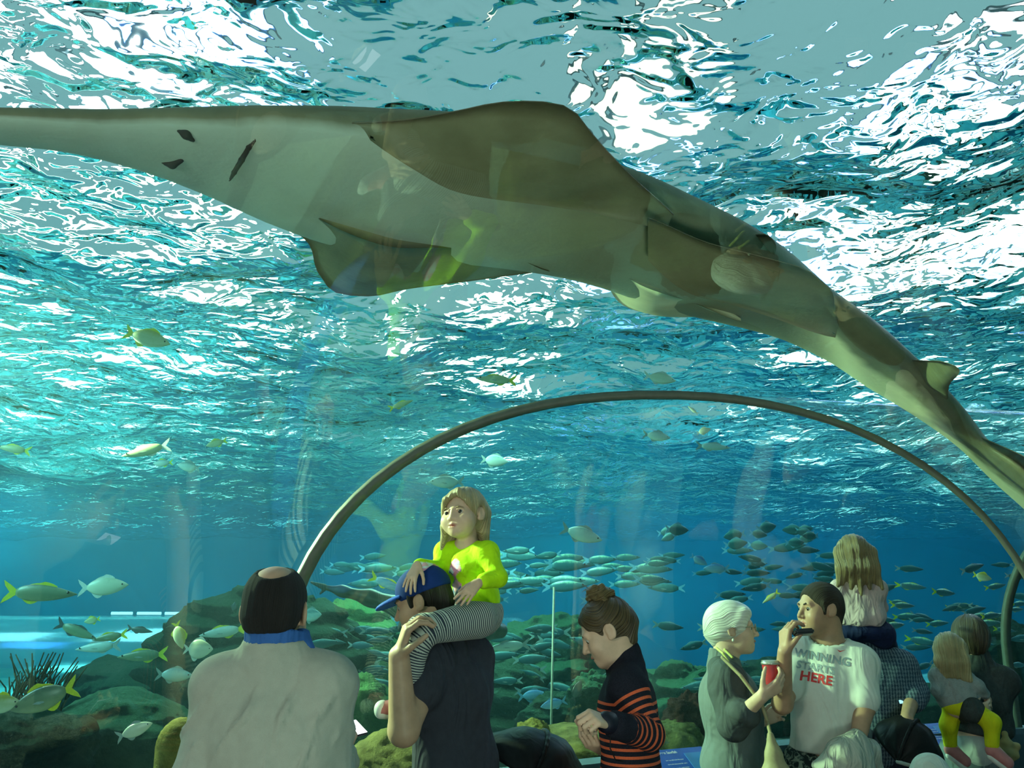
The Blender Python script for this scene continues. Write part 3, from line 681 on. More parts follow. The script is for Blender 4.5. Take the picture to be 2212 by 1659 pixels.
# ------------------------------------------------------------------ reef: rocks, corals, the far stretch of tunnel
def vnoise(P, seed, oct=4, f0=1.0):
    r = np.random.default_rng(seed); out = np.zeros(len(P)); a = 1.0; f = f0
    for o in range(oct):
        for k in range(3):
            d = unit(r.normal(size=3)); d2 = unit(r.normal(size=3)); out += a * np.sin(P @ d * f * 6.28 + r.uniform(0, 6.28) + 1.3 * np.sin(P @ d2 * f * 4.1 + r.uniform(0, 6.28))) / 3
        a *= .52; f *= 2.1
    return out
def rock_mat(name, dark, lite, lit_top=None, sc=3.0, bump=.8):
    g = Nodes(name); c = g.coord(); n1 = g.noise(c, sc, 6, .6); col = g.ramp(n1, [(0.32, dark), (0.68, lite)])
    if lit_top:
        nrm = g.n('NewGeometry').outputs['Normal']; up = g.n('SeparateXYZ', Vector=nrm).outputs[2]
        col = g.mix(g.ramp(g.math('ADD', up, g.math('MULTIPLY', g.noise(c, sc * 2.2, 5), .8)), [(0.85, (0, 0, 0)), (1.25, (1, 1, 1))]), col, (*lit_top, 1))  # green light from above painted on upward faces
    g.bsdf(col, .9, .1, g.noise(c, sc * 5, 6, .7), bump, .11); return g.m
RK = rock_mat('reef_rock', (0.012, 0.022, 0.020), (0.065, 0.095, 0.065), (0.10, 0.20, 0.11)); RKD = rock_mat('dark_reef_rock', (0.006, 0.011, 0.011), (0.035, 0.048, 0.038), (0.045, 0.085, 0.055))
RKG = rock_mat('green_reef_rock', (0.022, 0.05, 0.022), (0.10, 0.17, 0.06), (0.16, 0.32, 0.11)); RKY = rock_mat('ochre_rock', (0.06, 0.05, 0.015), (0.34, 0.30, 0.10), None, 9)
BRAIN = rock_mat('brain_coral_skin', (0.13, 0.11, 0.025), (0.40, 0.35, 0.085), None, 11); REDM = rock_mat('red_sponge_skin', (0.03, 0.01, 0.01), (0.13, 0.045, 0.035), None, 5)
def rock(name, px, py, Y, wpx, hpx, m, label, cat='rock', seed=0, amp=.16, f=1.1, depth=None, drop=.0, res=26, grp=None, ridge=0, ledge=0.0):
    "a lumpy mound whose outline spans wpx by hpx around a pixel, standing on the bed"
    c = at(px, py, Y); k = Y / FPX; rx = wpx * k / 2; rz = hpx * k / 2; ry = rx * .8 if depth is None else depth
    res = max(44, int(res * 1.6)); B, F = uv_ball(res, int(res * 1.6)); d = vnoise(B * 1.0, seed, 6, f * .35) * 1.15
    d = d + .35 * np.abs(vnoise(B, seed + 50, 4, f * 1.3)) - .2
    if ridge: d = d * .4 + ridge * np.abs(np.sin(B[:, 2] * 16 + 3 * vnoise(B, seed + 1, 2, .4)))
    B = B * (1 + amp * d)[:, None]; V = B * (rx, ry, rz) + c; hz_ = V[:, 2] * 19 + 1.5 * vnoise(V, seed + 9, 3, .5); V[:, :2] += (V[:, :2] - c[:2]) * (ledge * np.abs(np.sin(hz_)))[:, None]
    bot = bed_z(V[:, 0], V[:, 1]) - .05; V[:, 2] = np.where(B[:, 2] < -.2, np.minimum(V[:, 2], np.maximum(bot, V[:, 2])), V[:, 2])
    o = mesh(name, V, F, m); zmin = V[:, 2].min()
    if zmin > bed_z(c[0], c[1]) - .05:   # stretch the foot down to the sand
        low = V[:, 2] < c[2]; z0_ = bed_z(c[0], c[1]) - .08
        V[low, 2] = c[2] - (c[2] - V[low, 2]) * (c[2] - z0_) / (c[2] - zmin); o.data.vertices.foreach_set('co', V.ravel().astype(np.float32)); o.data.update()
    tag(o, label, cat, grp); return o
rock('rock', 560, 1490, 6.6, 400, 370, RKD, 'broad dark rock ridge behind the bald man', seed=1, ledge=.16, amp=.22, res=40)
rock('rock', 330, 1500, 7.4, 330, 200, RKD, 'low dark shoulder of rock beside the broad ridge', seed=2, amp=.25)
rock('rock', 255, 1590, 4.7, 320, 190, RK, 'rounded dome of grey-green rock at the lower left', seed=3, amp=.14, res=36)
rock('rock', 60, 1640, 4.1, 260, 190, RKD, 'dark undercut boulder below the yellow-tailed grunt', seed=4, amp=.22, res=32)
rock('brain_coral', 392, 1612, 3.45, 100, 108, BRAIN, 'yellow brain coral beside the grey jacket', 'coral', 5, .05, 2, res=30, ridge=.5)
rock('rock', 745, 1390, 8.2, 215, 190, RKG, 'tall green-lit rock peak between bald man and capped man', seed=6, ledge=.16, amp=.24, res=40)
rock('rock', 860, 1440, 8.6, 240, 160, RK, 'grey-green rock shelf behind the capped man', seed=16, ledge=.16, amp=.25, res=34)
rock('coral_head', 785, 1530, 5.4, 130, 130, RKG, 'mossy green coral head above the glowing phone', 'coral', 7, .15, 1.5, res=30)
rock('rock', 850, 1655, 4.3, 220, 130, RKY, 'pitted ochre rock low beside the capped man', seed=8, amp=.16, res=32)
rock('lobed_coral', 1150, 1592, 4.75, 92, 62, BRAIN, 'mustard yellow lobed coral above the black stroller hood', 'coral', 9, .22, 1.4, res=28)
rock('rock', 1165, 1450, 8.8, 280, 200, RK, 'wide dark rock wall left of the bun', seed=10, ledge=.16, amp=.25, res=40)
rock('rock', 1080, 1540, 7.0, 220, 180, RKD, 'dark blue-green boulder behind the stroller hood', seed=11, ledge=.16, amp=.25, res=34)
rock('rock', 1215, 1560, 6.6, 170, 130, RKD, 'low dark boulder behind the pale hanging line', seed=12, amp=.25, res=30)
rock('coral_head', 1290, 1510, 6.2, 110, 110, RK, 'brownish coral head in front of the striped jumper', 'coral', 13, .25, 1.5, res=30)
rock('rock', 1255, 1625, 5.15, 290, 92, RKY, 'flat ochre ledge of rock behind the sill', seed=14, amp=.12, res=30, depth=.35)
rock('rock', 1480, 1510, 7.8, 170, 170, RK, 'blue-green rock between jumper and cardigan', seed=15, ledge=.16, amp=.28, res=34)
rock('sponge', 1480, 1548, 6.0, 86, 76, REDM, 'dark red frilled sponge between jumper and cardigan', 'sponge', 17, .30, 2.2, res=34)
rock('rock', 1445, 1590, 5.9, 120, 70, RKY, 'low ochre rubble mound under the red sponge', seed=18, amp=.2)
rock('rock', 1690, 1480, 8.6, 260, 120, RKD, 'shadowy rock behind the red cup', seed=19, amp=.25)
rock('rock', 2190, 1450, 8.6, 200, 210, RKD, 'dark mossy mound at the right behind the dark jacket', seed=20, amp=.18, res=36)
rock('rock', 2010, 1530, 7.8, 240, 90, RKD, 'low dark rubble behind the stroller handle', seed=21, amp=.2)
# gorgonian sea whips at the left
WH = mat('sea_whip_skin', (0.10, 0.09, 0.05), .9); r_ = np.random.default_rng(4)
for gi, (px, py, hpx, lab) in enumerate(((12, 1560, 110, 'bushy brown sea whip left of the yellow-tailed grunt'), (64, 1550, 130, 'tall brown sea whip behind the yellow-tailed grunt'), (112, 1545, 105, 'forked brown sea whip above the dome rock'))):
    ms = []; Y = 4.6; b = at(px, py, Y); kk = Y / FPX
    for i in range(26):
        a = r_.uniform(-.9, .9); l = hpx * kk * r_.uniform(.55, 1.0); p0 = b + (r_.uniform(-.04, .04), r_.uniform(-.05, .05), 0); pts = [p0 + np.array([math.sin(a) * l * t * (.4 + .3 * t), r_.uniform(-.02, .02), l * t]) for t in (0, .35, .7, 1)]
        for u, v, ra, rb in zip(pts[:-1], pts[1:], (.006, .005, .004), (.005, .004, .003)): ms.append(rod(u, v, ra, 6, rb))
    V, F = joinm(*ms); o = mesh('sea_whip', V, F, WH); tag(o, lab, 'coral')
# the far stretch of tunnel seen across the tank
g = Nodes('far_acrylic'); c = g.coord(); t_ = g.n('BsdfTransparent', Color=(.70, .93, .97)); gl_ = g.n('BsdfGlossy', Color=(.9, .97, 1), Roughness=.14); g.surf(g.n('MixShader', Fac=.24, i1=t_, i2=gl_)); FARA = g.m
pts = [(-13.5, 10.2), (-9, 10.6), (-5.5, 10.9), (-2.5, 11.6), (0, 12.8)]; rr = []
P = resample([(x, y, 1.05) for x, y in pts], 30)
for i in range(30):
    d = np.gradient(P, axis=0)[i]; d = unit(d); n_ = np.array([-d[1], d[0], 0]); rr.append(np.array([P[i] + n_ * math.cos(a) * .95 + np.array([0, 0, .66 * math.sin(a)]) for a in np.linspace(0, math.pi, 26)]))
V, F = loft(rr); o = mesh('window_5', V, F, FARA); tag(o, kind='structure', label='far stretch of glossy tunnel across the tank')
g = Nodes('strip_lamp_glow'); g.surf(g.n('Emission', Color=(.70, .95, 1.0), Strength=2.4)); GLINT = g.m
for k_, (x0, x1) in enumerate(((236, 288), (292, 350), (352, 424))):
    pa, pb = [np.array([np.interp(ray(px, 1335)[0] / ray(px, 1335)[1], P[:, 0] / P[:, 1], P[:, i]) for i in range(3)]) + (0, 0, .685) for px in (x0 + 3, x1 - 3)]
    V, F = rod(pa, pb, .017, 8); o = mesh('strip_lamp', V, F, GLINT); tag(o, ('leftmost', 'middle', 'rightmost')[k_] + ' of three glowing strip lamps along the crest of the far tunnel', 'lamp', 'strip lamps on the far tunnel')  # added glowing rods standing in for glints on the far tunnel
o = mesh('hanging_line', *rod(at(1197, 1268, 5.6), at(1190, 1588, 5.6), .007, 8), mats=mat('pale_line', (.34, .40, .36), .6)); tag(o, 'pale vertical line hanging in the water left of the bun', 'line')  # thin pale upright rod standing in the water
# ------------------------------------------------------------------ the visitors
A = at
def soft_folds(amp, seed, **k): return folds(amp, seed, **k)
def radial(q): return np.arctan2(q[:, 0], q[:, 1] + 0.015) * 0.09           # locks fall straight down
def combed(q): return q[:, 0] * 0.8 + 0.25 * q[:, 2]                        # locks run front to back
BLACKH = hair_mat('black_hair', (0.006, 0.005, 0.004), (0.03, 0.025, 0.018)); BROWNH = hair_mat('brown_hair', (0.022, 0.013, 0.006), (0.13, 0.085, 0.035))
BLONDH = hair_mat('blond_hair', (0.22, 0.15, 0.06), (0.62, 0.50, 0.26)); WHITEH = hair_mat('white_hair', (0.45, 0.45, 0.38), (0.85, 0.85, 0.75), 40)
LBROWNH = hair_mat('light_brown_hair', (0.07, 0.045, 0.02), (0.36, 0.26, 0.12))
CROPH = hair_mat('cropped_black_hair', (0.003, 0.0025, 0.002), (0.011, 0.009, 0.007), 90, .85)
BROWM = mat('eyebrow_hair', (0.03, 0.02, 0.012), 0.7)
def cap_shell(S, h, g, k=0.02, tagv=None):
    S.ell(h.w((0, -0.014, 0.034)), np.array((0.076, 0.096, 0.083)) * h.sc * (h.wide, 1, 1) + g, h.R, k * h.sc, False, tagv)
def hcut(S, h, p, n, k=0.01): S.cut(h.w(p), h.R @ np.asarray(n, float), k)

# 1 ---- balding man in a pale grey jacket, seen from behind
Y = 2.55
p = Person(Head(A(595, 1322, Y), 1, -3, 0, 1.05), A(597, 1412, Y), (A(597, 1412, Y)[0] + .01, Y, 0.96), 4, 1.03, 0.142)
p.J.update(ell=A(417, 1690, 2.5), wrl=A(420, 1860, 2.42), elr=A(712, 1695, 2.56), wrr=A(738, 1632, 2.84))
S = Soft(); p.h.add(S, p.N, 0.056); p.torso(S); p.arm(S, 'l'); p.arm(S, 'r'); p.legs(S)
fb = [hand(S, p.J['wrr'], A(757, 1592, 2.94) - p.J['wrr'], (-0.5, 0.3, 0.6), -1, 1.0, (30, 35, 40, 45)), hand(S, p.J['wrl'], (0, .1, -1), (1, 0, 0), 1, 1.0)]
bald = finish_body(p, S, 'person', SKIN, 'balding man in a pale grey jacket with blue inner collar, seen from behind', fine=[(a, b, 0.005) for a, b in fb])
S = Soft(); h = p.h; cap_shell(S, h, 0.0065); 
for q in (-1, 1): S.cone(h.w((q * .018, -0.05, -0.02)), h.w((q * .016, -0.050, -0.062)), 0.058, 0.047, 0.03)
S.ell(h.w((0.004, -0.066, 0.136)), np.array((0.056, 0.080, 0.066)), h.R, 0.012, True); hcut(S, h, (0, 0.045, 0), (0, 1, -0.25)); hcut(S, h, (0, 0, -0.052), (0, 0.1, -1), .02)
for q in (-1, 1): S.ell(h.w((q * 0.082, 0.002, -0.005)), (0.012, 0.026, 0.036), h.R, 0.006, True)
hair_obj(S, 0.0055, CROPH, bald, h, radial, 0.0006, 300)
S = Soft(); p.torso(S, 0.026); p.arm(S, 'l', 0.020); p.arm(S, 'r', 0.022, 1.95); S.cone(p.N - p.R[:, 2] * .05, p.N + p.R[:, 2] * 0.030 - p.R[:, 1] * .012, 0.098, 0.086, 0.03)
S.cut((0, 0, 0.86), (0, 0, -1)); S.cut(p.N + p.R[:, 2] * 0.040, (0, -0.1, 1), 0.004)
JACK = cloth_mat('pale_grey_jacket', (0.31, 0.32, 0.265), 0.08, 500, 0.35, 0.85, 7)
JF0 = folds(0.013, 5, 105, (0.85, 0.25, -0.50), True); JF = lambda V: np.maximum(JF0(V), -.006) + .003; pN = p.N.copy()
garment('jacket', S, 0.009, JACK, bald, lambda V: JF(V) * np.clip((pN[2] - 0.03 - V[:, 2]) / .10, 0, 1))
S = Soft(); S.cone(p.N + p.R[:, 2] * 0.030 - p.R[:, 1] * .012, p.N + p.R[:, 2] * 0.10 - p.R[:, 1] * .014, 0.084, 0.084, 0.01); S.cut(p.N + p.R[:, 2] * 0.064, (0.1, 0.1, 1), 0.003)
S.chain([p.N + p.R[:, 2] * 0.045 + p.R[:, 0] * .07, p.N + p.R[:, 0] * .105 - p.R[:, 2] * .005 - p.R[:, 1] * .02], (0.02, 0.016), 0.02)
garment('collar', S, 0.006, cloth_mat('blue_collar', (0.03, 0.10, 0.30), 0.1), bald)
S = Soft(); p.legs(S, 0.012, foot=False); S.ell(p.P, (0.17, 0.125, 0.13), p.R, 0.05); S.cut((0, 0, 0.09), (0, 0, -1)); garment('trousers', S, 0.014, DENIM, bald); p.shoe(bald, SHOE)

# 2 ---- man in a blue cap carrying the girl
p = Person(Head(A(913, 1301, 3.43), -80, -16, 0, 1.0), A(958, 1386, 3.46), A(985, 1655, 3.52), -50, 1.02, 0.145)
p.P[2] = 0.97
p.J.update(shl=A(930, 1428, 3.36), ell=A(872, 1578, 3.22), wrl=A(862, 1416, 3.17), elr=A(1010, 1560, 3.85), wrr=A(930, 1450, 3.80))
S = Soft(); p.h.add(S, p.N, 0.057); p.torso(S); p.arm(S, 'l', fat=1.24); p.arm(S, 'r'); p.legs(S)
fb = [hand(S, p.J['wrl'], A(876, 1368, 3.15) - p.J['wrl'], (1, 0.25, -0.1), -1, 1.1, (44, 48, 50, 52), 7, 25, 40), hand(S, p.J['wrr'], (-.3, 0, 1), (1, -.3, 0), 1, 1.0, (50, 50, 50, 50))]
dad = finish_body(p, S, 'person', SKIN, 'man in a blue cap and charcoal tee carrying the lime-shirted girl on his shoulders', fine=[(a, b, 0.0045) for a, b in fb])
h = p.h; eyes(h, dad, EYE, look=(0, 1, -.2)); brow(h, dad, BROWM)
S = Soft(); cap_shell(S, h, 0.006); S.cone(h.w((0, -0.065, -0.02)), h.w((0, -0.052, -0.07)), 0.055, 0.047, 0.03); hcut(S, h, (0, 0.03, 0), (0, 1, 0.15)); hcut(S, h, (0, 0, -0.085), (0, -0.3, -1))
for q in (-1, 1):
    S.ell(h.w((q * 0.082, 0.006, -0.012)), (0.016, 0.030, 0.034), h.R, 0.006, True); S.cone(h.w((q * 0.064, 0.030, 0.03)), h.w((q * 0.063, 0.028, -0.010)), 0.011, 0.007, 0.02)
hair_obj(S, 0.005, BLACKH, dad, h, radial, 0.0012)
CAPM = cloth_mat('blue_cap_cloth', (0.010, 0.035, 0.16), 0.12, 600, 0.05)
S = Soft(); S.ell(h.w((0, -0.014, 0.048)), np.array((0.088, 0.108, 0.088)), h.R, 0.02); hcut(S, h, (0, 0.0, 0.024), (0, -0.10, -1), 0.006); cp = garment('cap', S, 0.0055, CAPM, dad)
S = Soft(); S.ell(h.w((0, 0.090, 0.030)), (0.078, 0.092, 0.020), h.R @ np.array([[1, 0, 0], [0, math.cos(-.1), -math.sin(-.1)], [0, math.sin(-.1), math.cos(-.1)]]), 0.01)
S.ell(h.w((0, 0.082, 0.020)), (0.085, 0.10, 0.020), h.R @ np.array([[1, 0, 0], [0, math.cos(-.1), -math.sin(-.1)], [0, math.sin(-.1), math.cos(-.1)]]), 0.003, True)
hcut(S, h, (0, 0.06, 0), (0, -1, 0), 0.003); garment('brim', S, 0.004, mat('brim_cloth', (0.02, 0.09, 0.42), 0.7, 0.2), cp)
S = Soft(); S.ell(h.w((0, -0.014, 0.137)), (0.008, 0.008, 0.005), h.R); garment('button', S, 0.002, CAPM, cp)
S = Soft(); p.torso(S, 0.018); p.arm(S, 'l', 0.026, 0.40, fat=1.25); p.arm(S, 'r', 0.02, 0.6); S.cone(p.tp(0, 0, -.05), p.N + p.R[:, 2] * .012, 0.085, 0.075, 0.03); S.cut((0, 0, 0.90), (0, 0, -1))
TEE = cloth_mat('charcoal_tee', (0.045, 0.045, 0.058), 0.15, 600, 0.5); garment('shirt', S, 0.009, TEE, dad, folds(0.005, 9, 26, (0.4, 0.5, 0.5)))
S = Soft(); p.legs(S, 0.012, foot=False); S.ell(p.P, (0.16, 0.125, 0.13), p.R, 0.05); S.cut((0, 0, 0.09), (0, 0, -1)); garment('trousers', S, 0.014, DENIM, dad); p.shoe(dad, SHOE)

# 3 ---- girl in the lime shirt
p = Person(Head(A(1001, 1112, 3.50), -150, 2, 4, 0.86, True, 1.14), A(1010, 1176, 3.53), A(1030, 1322, 3.54), -138, 0.56, 0.085, True, slim=1.02, deep=1.3)
p.J.update(shr=A(962, 1193, 3.57), shl=A(1053, 1194, 3.45), elr=A(948, 1229, 3.52), wrr=A(901, 1221, 3.355), ell=A(1076, 1247, 3.40), wrl=A(1033, 1259, 3.33))
S = Soft(); p.h.add(S, p.N, 0.042, False); p.torso(S); p.arm(S, 'l'); p.arm(S, 'r')
LEGS = [[A(1032, 1337, 3.40), A(912, 1361, 3.225), A(884, 1450, 3.25), A(868, 1515, 3.27)], [A(1020, 1337, 3.62), A(925, 1368, 3.63), A(893, 1450, 3.64), A(876, 1515, 3.66)]]
for L in LEGS: S.chain(L, (0.062, 0.043, 0.036, 0.026), 0.02)
fb = [hand(S, p.J['wrr'], A(880, 1266, 3.30) - p.J['wrr'], (0.4, 0.9, -0.1), 1, 0.62, (14, 16, 12, 10), 7, 25, 40), hand(S, p.J['wrl'], A(997, 1296, 3.28) - p.J['wrl'], (-0.35, 0.8, -0.5), -1, 0.60, (14, 16, 18, 20), 6, 20, 30)]
girl = finish_body(p, S, 'person', SKIN_F, 'small blond girl in a lime green shirt and striped leggings riding on the capped man', vx=0.007, hv=0.0034, fine=[(a, b, 0.0034) for a, b in fb])
h = p.h; eyes(h, girl, EYE, look=(-.1, 1, .12)); brow(h, girl, mat('fair_eyebrow', (0.28, 0.19, 0.09), 0.7), -0.002, 0.003)
S = Soft(); cap_shell(S, h, 0.012); S.ell(h.w((0, 0.085, -0.045)), (0.073 , 0.082, 0.104), h.R, 0.012, True)
S.cone(h.w((0.058, 0.035, 0.05)), h.w((0.074, 0.030, -0.05)), 0.017, 0.014, 0.02); S.cone(h.w((0.074, 0.025, -0.05)), h.w((0.100, 0.015, -0.155)), 0.016, 0.006, 0.02)
S.cone(h.w((0.085, -0.01, -0.06)), h.w((0.118, -0.01, -0.19)), 0.022, 0.005, 0.02); S.cone(h.w((0.07, -0.04, -0.03)), h.w((0.085, -0.05, -0.15)), 0.03, 0.01, 0.03)
S.cone(h.w((-0.05, -0.06, 0.0)), h.w((-0.06, -0.07, -0.11)), 0.04, 0.018, 0.03); S.cone(h.w((0, -0.075, 0)), h.w((0, -0.085, -0.12)), 0.05, 0.03, 0.03)
S.chain([h.w((-0.015, 0.068, 0.098)), h.w((0.03, 0.088, 0.062)), h.w((0.058, 0.068, 0.01))], (0.014, 0.011, 0.008), 0.014)
S.chain([h.w((-0.02, 0.07, 0.09)), h.w((-0.055, 0.06, 0.05)), h.w((-0.072, 0.03, 0.01))], (0.013, 0.010, 0.008), 0.014)
S.ell(h.w((-0.082, 0.0, -0.008)), (0.014, 0.024, 0.032), h.R, 0.006, True)
hair_obj(S, 0.004, BLONDH, girl, h, lambda q: np.arctan2(q[:, 0] - 0.0, q[:, 1] + 0.02) * .09 + q[:, 0] * .3, 0.0014, 300)
S = Soft(); p.torso(S, 0.008, low=False, k=.04); p.arm(S, 'l', 0.011, 1.72); p.arm(S, 'r', 0.010, 1.85)
S.ell(p.tp(0, 0.0, -0.86), (0.100, 0.085, 0.085), p.R, 0.04, False, 1); S.cut(A(1030, 1314, 3.5), A(1030, 1314, 3.5) - A(1024, 1280, 3.5), 0.006); S.ell(p.h.w((0, 0.005, -0.105)), (0.052, 0.056, 0.035), p.R, 0.012, True)
g = Nodes('lime_shirt'); c = g.coord(); nn = g.noise(c, 500, 2); base = g.ramp(g.noise(c, 30, 3), [(0.3, (0.44, 0.74, 0.005)), (0.7, (0.50, 0.80, 0.01))])
pu, pv = g.attr('print_u'), g.attr('print_v')
patch = g.ramp(g.n('TexVoronoi', {'voronoi_dimensions': '2D'}, Vector=g.n('CombineXYZ', X=pu, Y=pv).outputs[0], Scale=46).outputs['Color'], [(0.1, (0.75, 0.28, 0.36)), (0.3, (0.70, 0.72, 0.78)), (0.45, (0.8, 0.45, 0.5)), (0.6, (0.12, 0.17, 0.33)), (0.75, (0.78, 0.35, 0.5)), (0.9, (0.65, 0.72, 0.70))], 'CONSTANT')
col = g.mix(g.attr('print_mask'), base, patch)
g.bsdf(col, 0.8, 0.15, g.math('ADD', g.noise(c, 26, 2, 0.4, 1.0), g.math('MULTIPLY', nn, .03)), 0.35, 0.02); LIME = g.m
def print_attr(V, S):
    q = (V - p.N) @ p.R; u, v = q[:, 0], -q[:, 2]; fr = q[:, 1] > 0.0
    w = np.where(v < 0.10, 0.034 * np.sqrt(np.clip(1 - ((v - 0.095) / 0.045) ** 2, 0, 1)), np.where(v < 0.15, 0.018 + 0.012 * np.sin(v * 90), 0.026))
    m = fr & (np.abs(u - 0.004) < w) & (v > 0.05) & (v < 0.245); return dict(print_u=u, print_v=v, print_mask=m.astype(float))
garment('shirt', S, 0.0055, LIME, girl, folds(0.0022, 3, 40, (0.5, 0.4, 0.6)), print_attr)
S = Soft()
for i, L in enumerate(LEGS): S.chain(L[:3] + [L[2] + (L[3] - L[2]) * .75], (0.072, 0.050, 0.042, 0.034), 0.03, tagv=i)
S.ell(p.P + (0.0, 0, -0.008), (0.108, 0.100, 0.092), p.R, 0.05, False, 5); S.cut(A(1030, 1300, 3.5), (0.05, 0, 1), .005)
def leg_attr(V, S):
    out = np.zeros(len(V)); best = np.full(len(V), 9.)
    for L in LEGS:
        acc = 0; a0, k0, e0 = np.array(L[0]), np.array(L[1]), np.array(L[2]); b0 = k0 + (a0 - k0) * .45; b1 = k0 + (e0 - k0) * .6
        B = [a0] + [(1 - u) ** 2 * b0 + 2 * u * (1 - u) * k0 + u * u * b1 for u in np.linspace(0, 1, 9)] + [e0, np.array(L[3])]
        for a, b in zip(B[:-1], B[1:]):
            ab = b - a; l = np.linalg.norm(ab); t = ((V - a) @ ab) / l / l; tc = np.clip(t, 0, 1); d = np.linalg.norm(V - a - tc[:, None] * ab, axis=1)
            lo_ = t if acc == 0 else tc; m = d < best; best[m] = d[m]; out[m] = (acc + np.minimum(np.where(acc == 0, t, tc), 1) * l)[m]; acc += l
    return dict(stripe=out)
g = Nodes('striped_leggings'); s_ = g.math('FRACT', g.math('MULTIPLY', g.attr('stripe'), 112.0)); g.bsdf(g.ramp(s_, [(0.0, (0.52, 0.53, 0.46)), (0.5, (0.045, 0.05, 0.07))], 'CONSTANT'), 0.85, 0.1)
garment('leggings', S, 0.006, g.m, girl, None, leg_attr)
WSHOE = mat('white_shoe', (0.66, 0.66, 0.60), 0.6); PINKM = mat('pink_shoe', (0.50, 0.18, 0.17), 0.7)
for L, dx in zip(LEGS, (-42, -38)):
    a = L[3]; t = A(868 + dx, 1531, a[1]); S = Soft(); S.cone(a + (0.008, 0, -0.02), t, 0.034, 0.026, 0.02); S.cone(a, a + (0, 0, -0.02), 0.032, 0.034, 0.02); V, F = S.build(0.006); sh = mesh('shoe', V, F, PINKM, girl)
    S = Soft(); S.cone(a + (0.012, 0, -0.038), t + (-0.004, 0, -0.014), 0.024, 0.020, 0.01); S.cone(t + (0.004, 0, -0.002), t, 0.022, 0.029, 0.01); V, F = S.build(0.006); mesh('toe_cap', V, F, WSHOE, sh)

# 4 ---- woman with a bun and striped jumper
p = Person(Head(A(1311, 1363, 3.4), -86, -27, 0, 0.97), A(1350, 1424, 3.42), A(1366, 1700, 3.46), -82, 0.95, 0.135, slim=1.0, deep=0.93)
p.P[2] = 0.95
p.J.update(ell=A(1402, 1584, 3.24), wrl=A(1318, 1562, 3.10), elr=A(1385, 1596, 3.66), wrr=A(1312, 1626, 3.55))
S = Soft(); p.h.add(S, p.N, 0.047, False); p.torso(S); p.arm(S, 'l', fat=.9); p.arm(S, 'r', fat=.9); p.legs(S)
fb = [hand(S, p.J['wrl'], A(1290, 1553, 3.06) - p.J['wrl'], (0.0, 0.5, -0.6), -1, 0.92, (70, 75, 78, 80), 4, 40, 30), hand(S, p.J['wrr'], A(1276, 1606, 3.5) - p.J['wrr'], (0, 0.3, 1), 1, 0.92, (40, 40, 42, 45), 4)]
bun = finish_body(p, S, 'person', SKIN_F, 'woman with a brown hair bun and orange-striped dark jumper looking down at her raised hand', fine=[(a, b, 0.0045) for a, b in fb])
h = p.h; eyes(h, bun, EYE, look=(0, 1, -.5)); brow(h, bun, BROWM, 0, .0032)
S = Soft(); cap_shell(S, h, 0.011); S.ell(h.w((0, 0.105, -0.015)), (0.066, 0.066, 0.082), h.R, 0.02, True); hcut(S, h, (0, 0, -0.062), (0, 0.75, -1), .01)
S.cone(h.w((0, -0.075, -0.01)), h.w((0, -0.058, -0.06)), 0.05, 0.035, 0.03)
for q in (-1, 1): S.ell(h.w((q * 0.084, 0.000, -0.010)), (0.016, 0.026, 0.034), h.R, 0.006, True); S.ell(h.w((q * 0.066, 0.075, -0.03)), (0.03, 0.045, 0.06), h.R, 0.01, True)
hair_obj(S, 0.0045, BROWNH, bun, h, lambda q: np.arctan2(q[:, 0], (q[:, 2] - 0.13)) * .09 + q[:, 1] * .1, 0.0022, 260)
S = Soft(); cc = A(1297, 1285, 3.4); rr = np.random.default_rng(2); S.ell(cc, (0.044, 0.044, 0.034), None, 0.02)
for i in range(16):
    a = rr.uniform(0, 6.28); b = rr.uniform(-.6, .9); q = np.array([math.cos(a), math.sin(a), 0]); t = np.array([-q[1], q[0], rr.uniform(-.5, .5)])
    m_ = cc + q * 0.036 * math.cos(b) + (0, 0, 0.03 * math.sin(b)); S.cone(m_ - t * .025, m_ + t * .025, 0.013, 0.013, 0.004)
S.cone(cc - (0, 0, .035), h.w((0, -0.035, 0.092)), 0.024, 0.032, 0.02)
hb = hair_obj(S, 0.0045, hair_mat('bun_hair', (0.05, 0.03, 0.012), (0.30, 0.21, 0.09)), bun, h, lambda q: q[:, 2] + 0.3 * np.sin(q[:, 0] * 60) * .02, 0.0022, 300, 'hair_bun')
for i in range(14):
    a = rr.uniform(0, 6.28); s0 = cc + np.array([math.cos(a) * .04, math.sin(a) * .04, rr.uniform(-.03, .02)]); e0 = s0 + np.array([math.cos(a) * .03, math.sin(a) * .02, rr.uniform(-.02, .03)])
    S = Soft(); S.chain([s0, (s0 + e0) / 2 + (0, 0, .006), e0], (0.0022, .0016, .001), .001); V, F = S.build(0.0022); mesh('hair_wisp', V, F, LBROWNH, hb)
S = Soft(); p.torso(S, 0.012); p.arm(S, 'l', 0.016, 1.84); p.arm(S, 'r', 0.014, 1.9); S.cone(p.tp(0, 0, -.03), p.N + p.R[:, 2] * .02, 0.07, 0.062, 0.03); S.cut((0, 0, 0.88), (0, 0, -1))
def stripe_attr(V, S):
    lab, t = S.labels(V); a = p.J['shl']; z = 1.336 - V[:, 2]; L1 = np.linalg.norm(p.J['ell'] - p.J['shl']); off = p.J['shl'][2] - 1.352
    s = np.where(lab == 2, t - off, np.where(lab == 3, L1 + t - off, z)); L2 = np.linalg.norm(p.J['wrl'] - p.J['ell'])
    cuff = (lab == 3) & (t > L2 * .60); s = np.where(cuff, -1, s); return dict(stripe=s)
g = Nodes('striped_knit'); c = g.coord(); s0 = g.attr('stripe'); fr_ = g.math('FRACT', g.math('MULTIPLY', s0, 1 / 0.0253)); on = g.math('MULTIPLY', g.math('LESS_THAN', fr_, 0.38), g.math('GREATER_THAN', s0, 0.0))
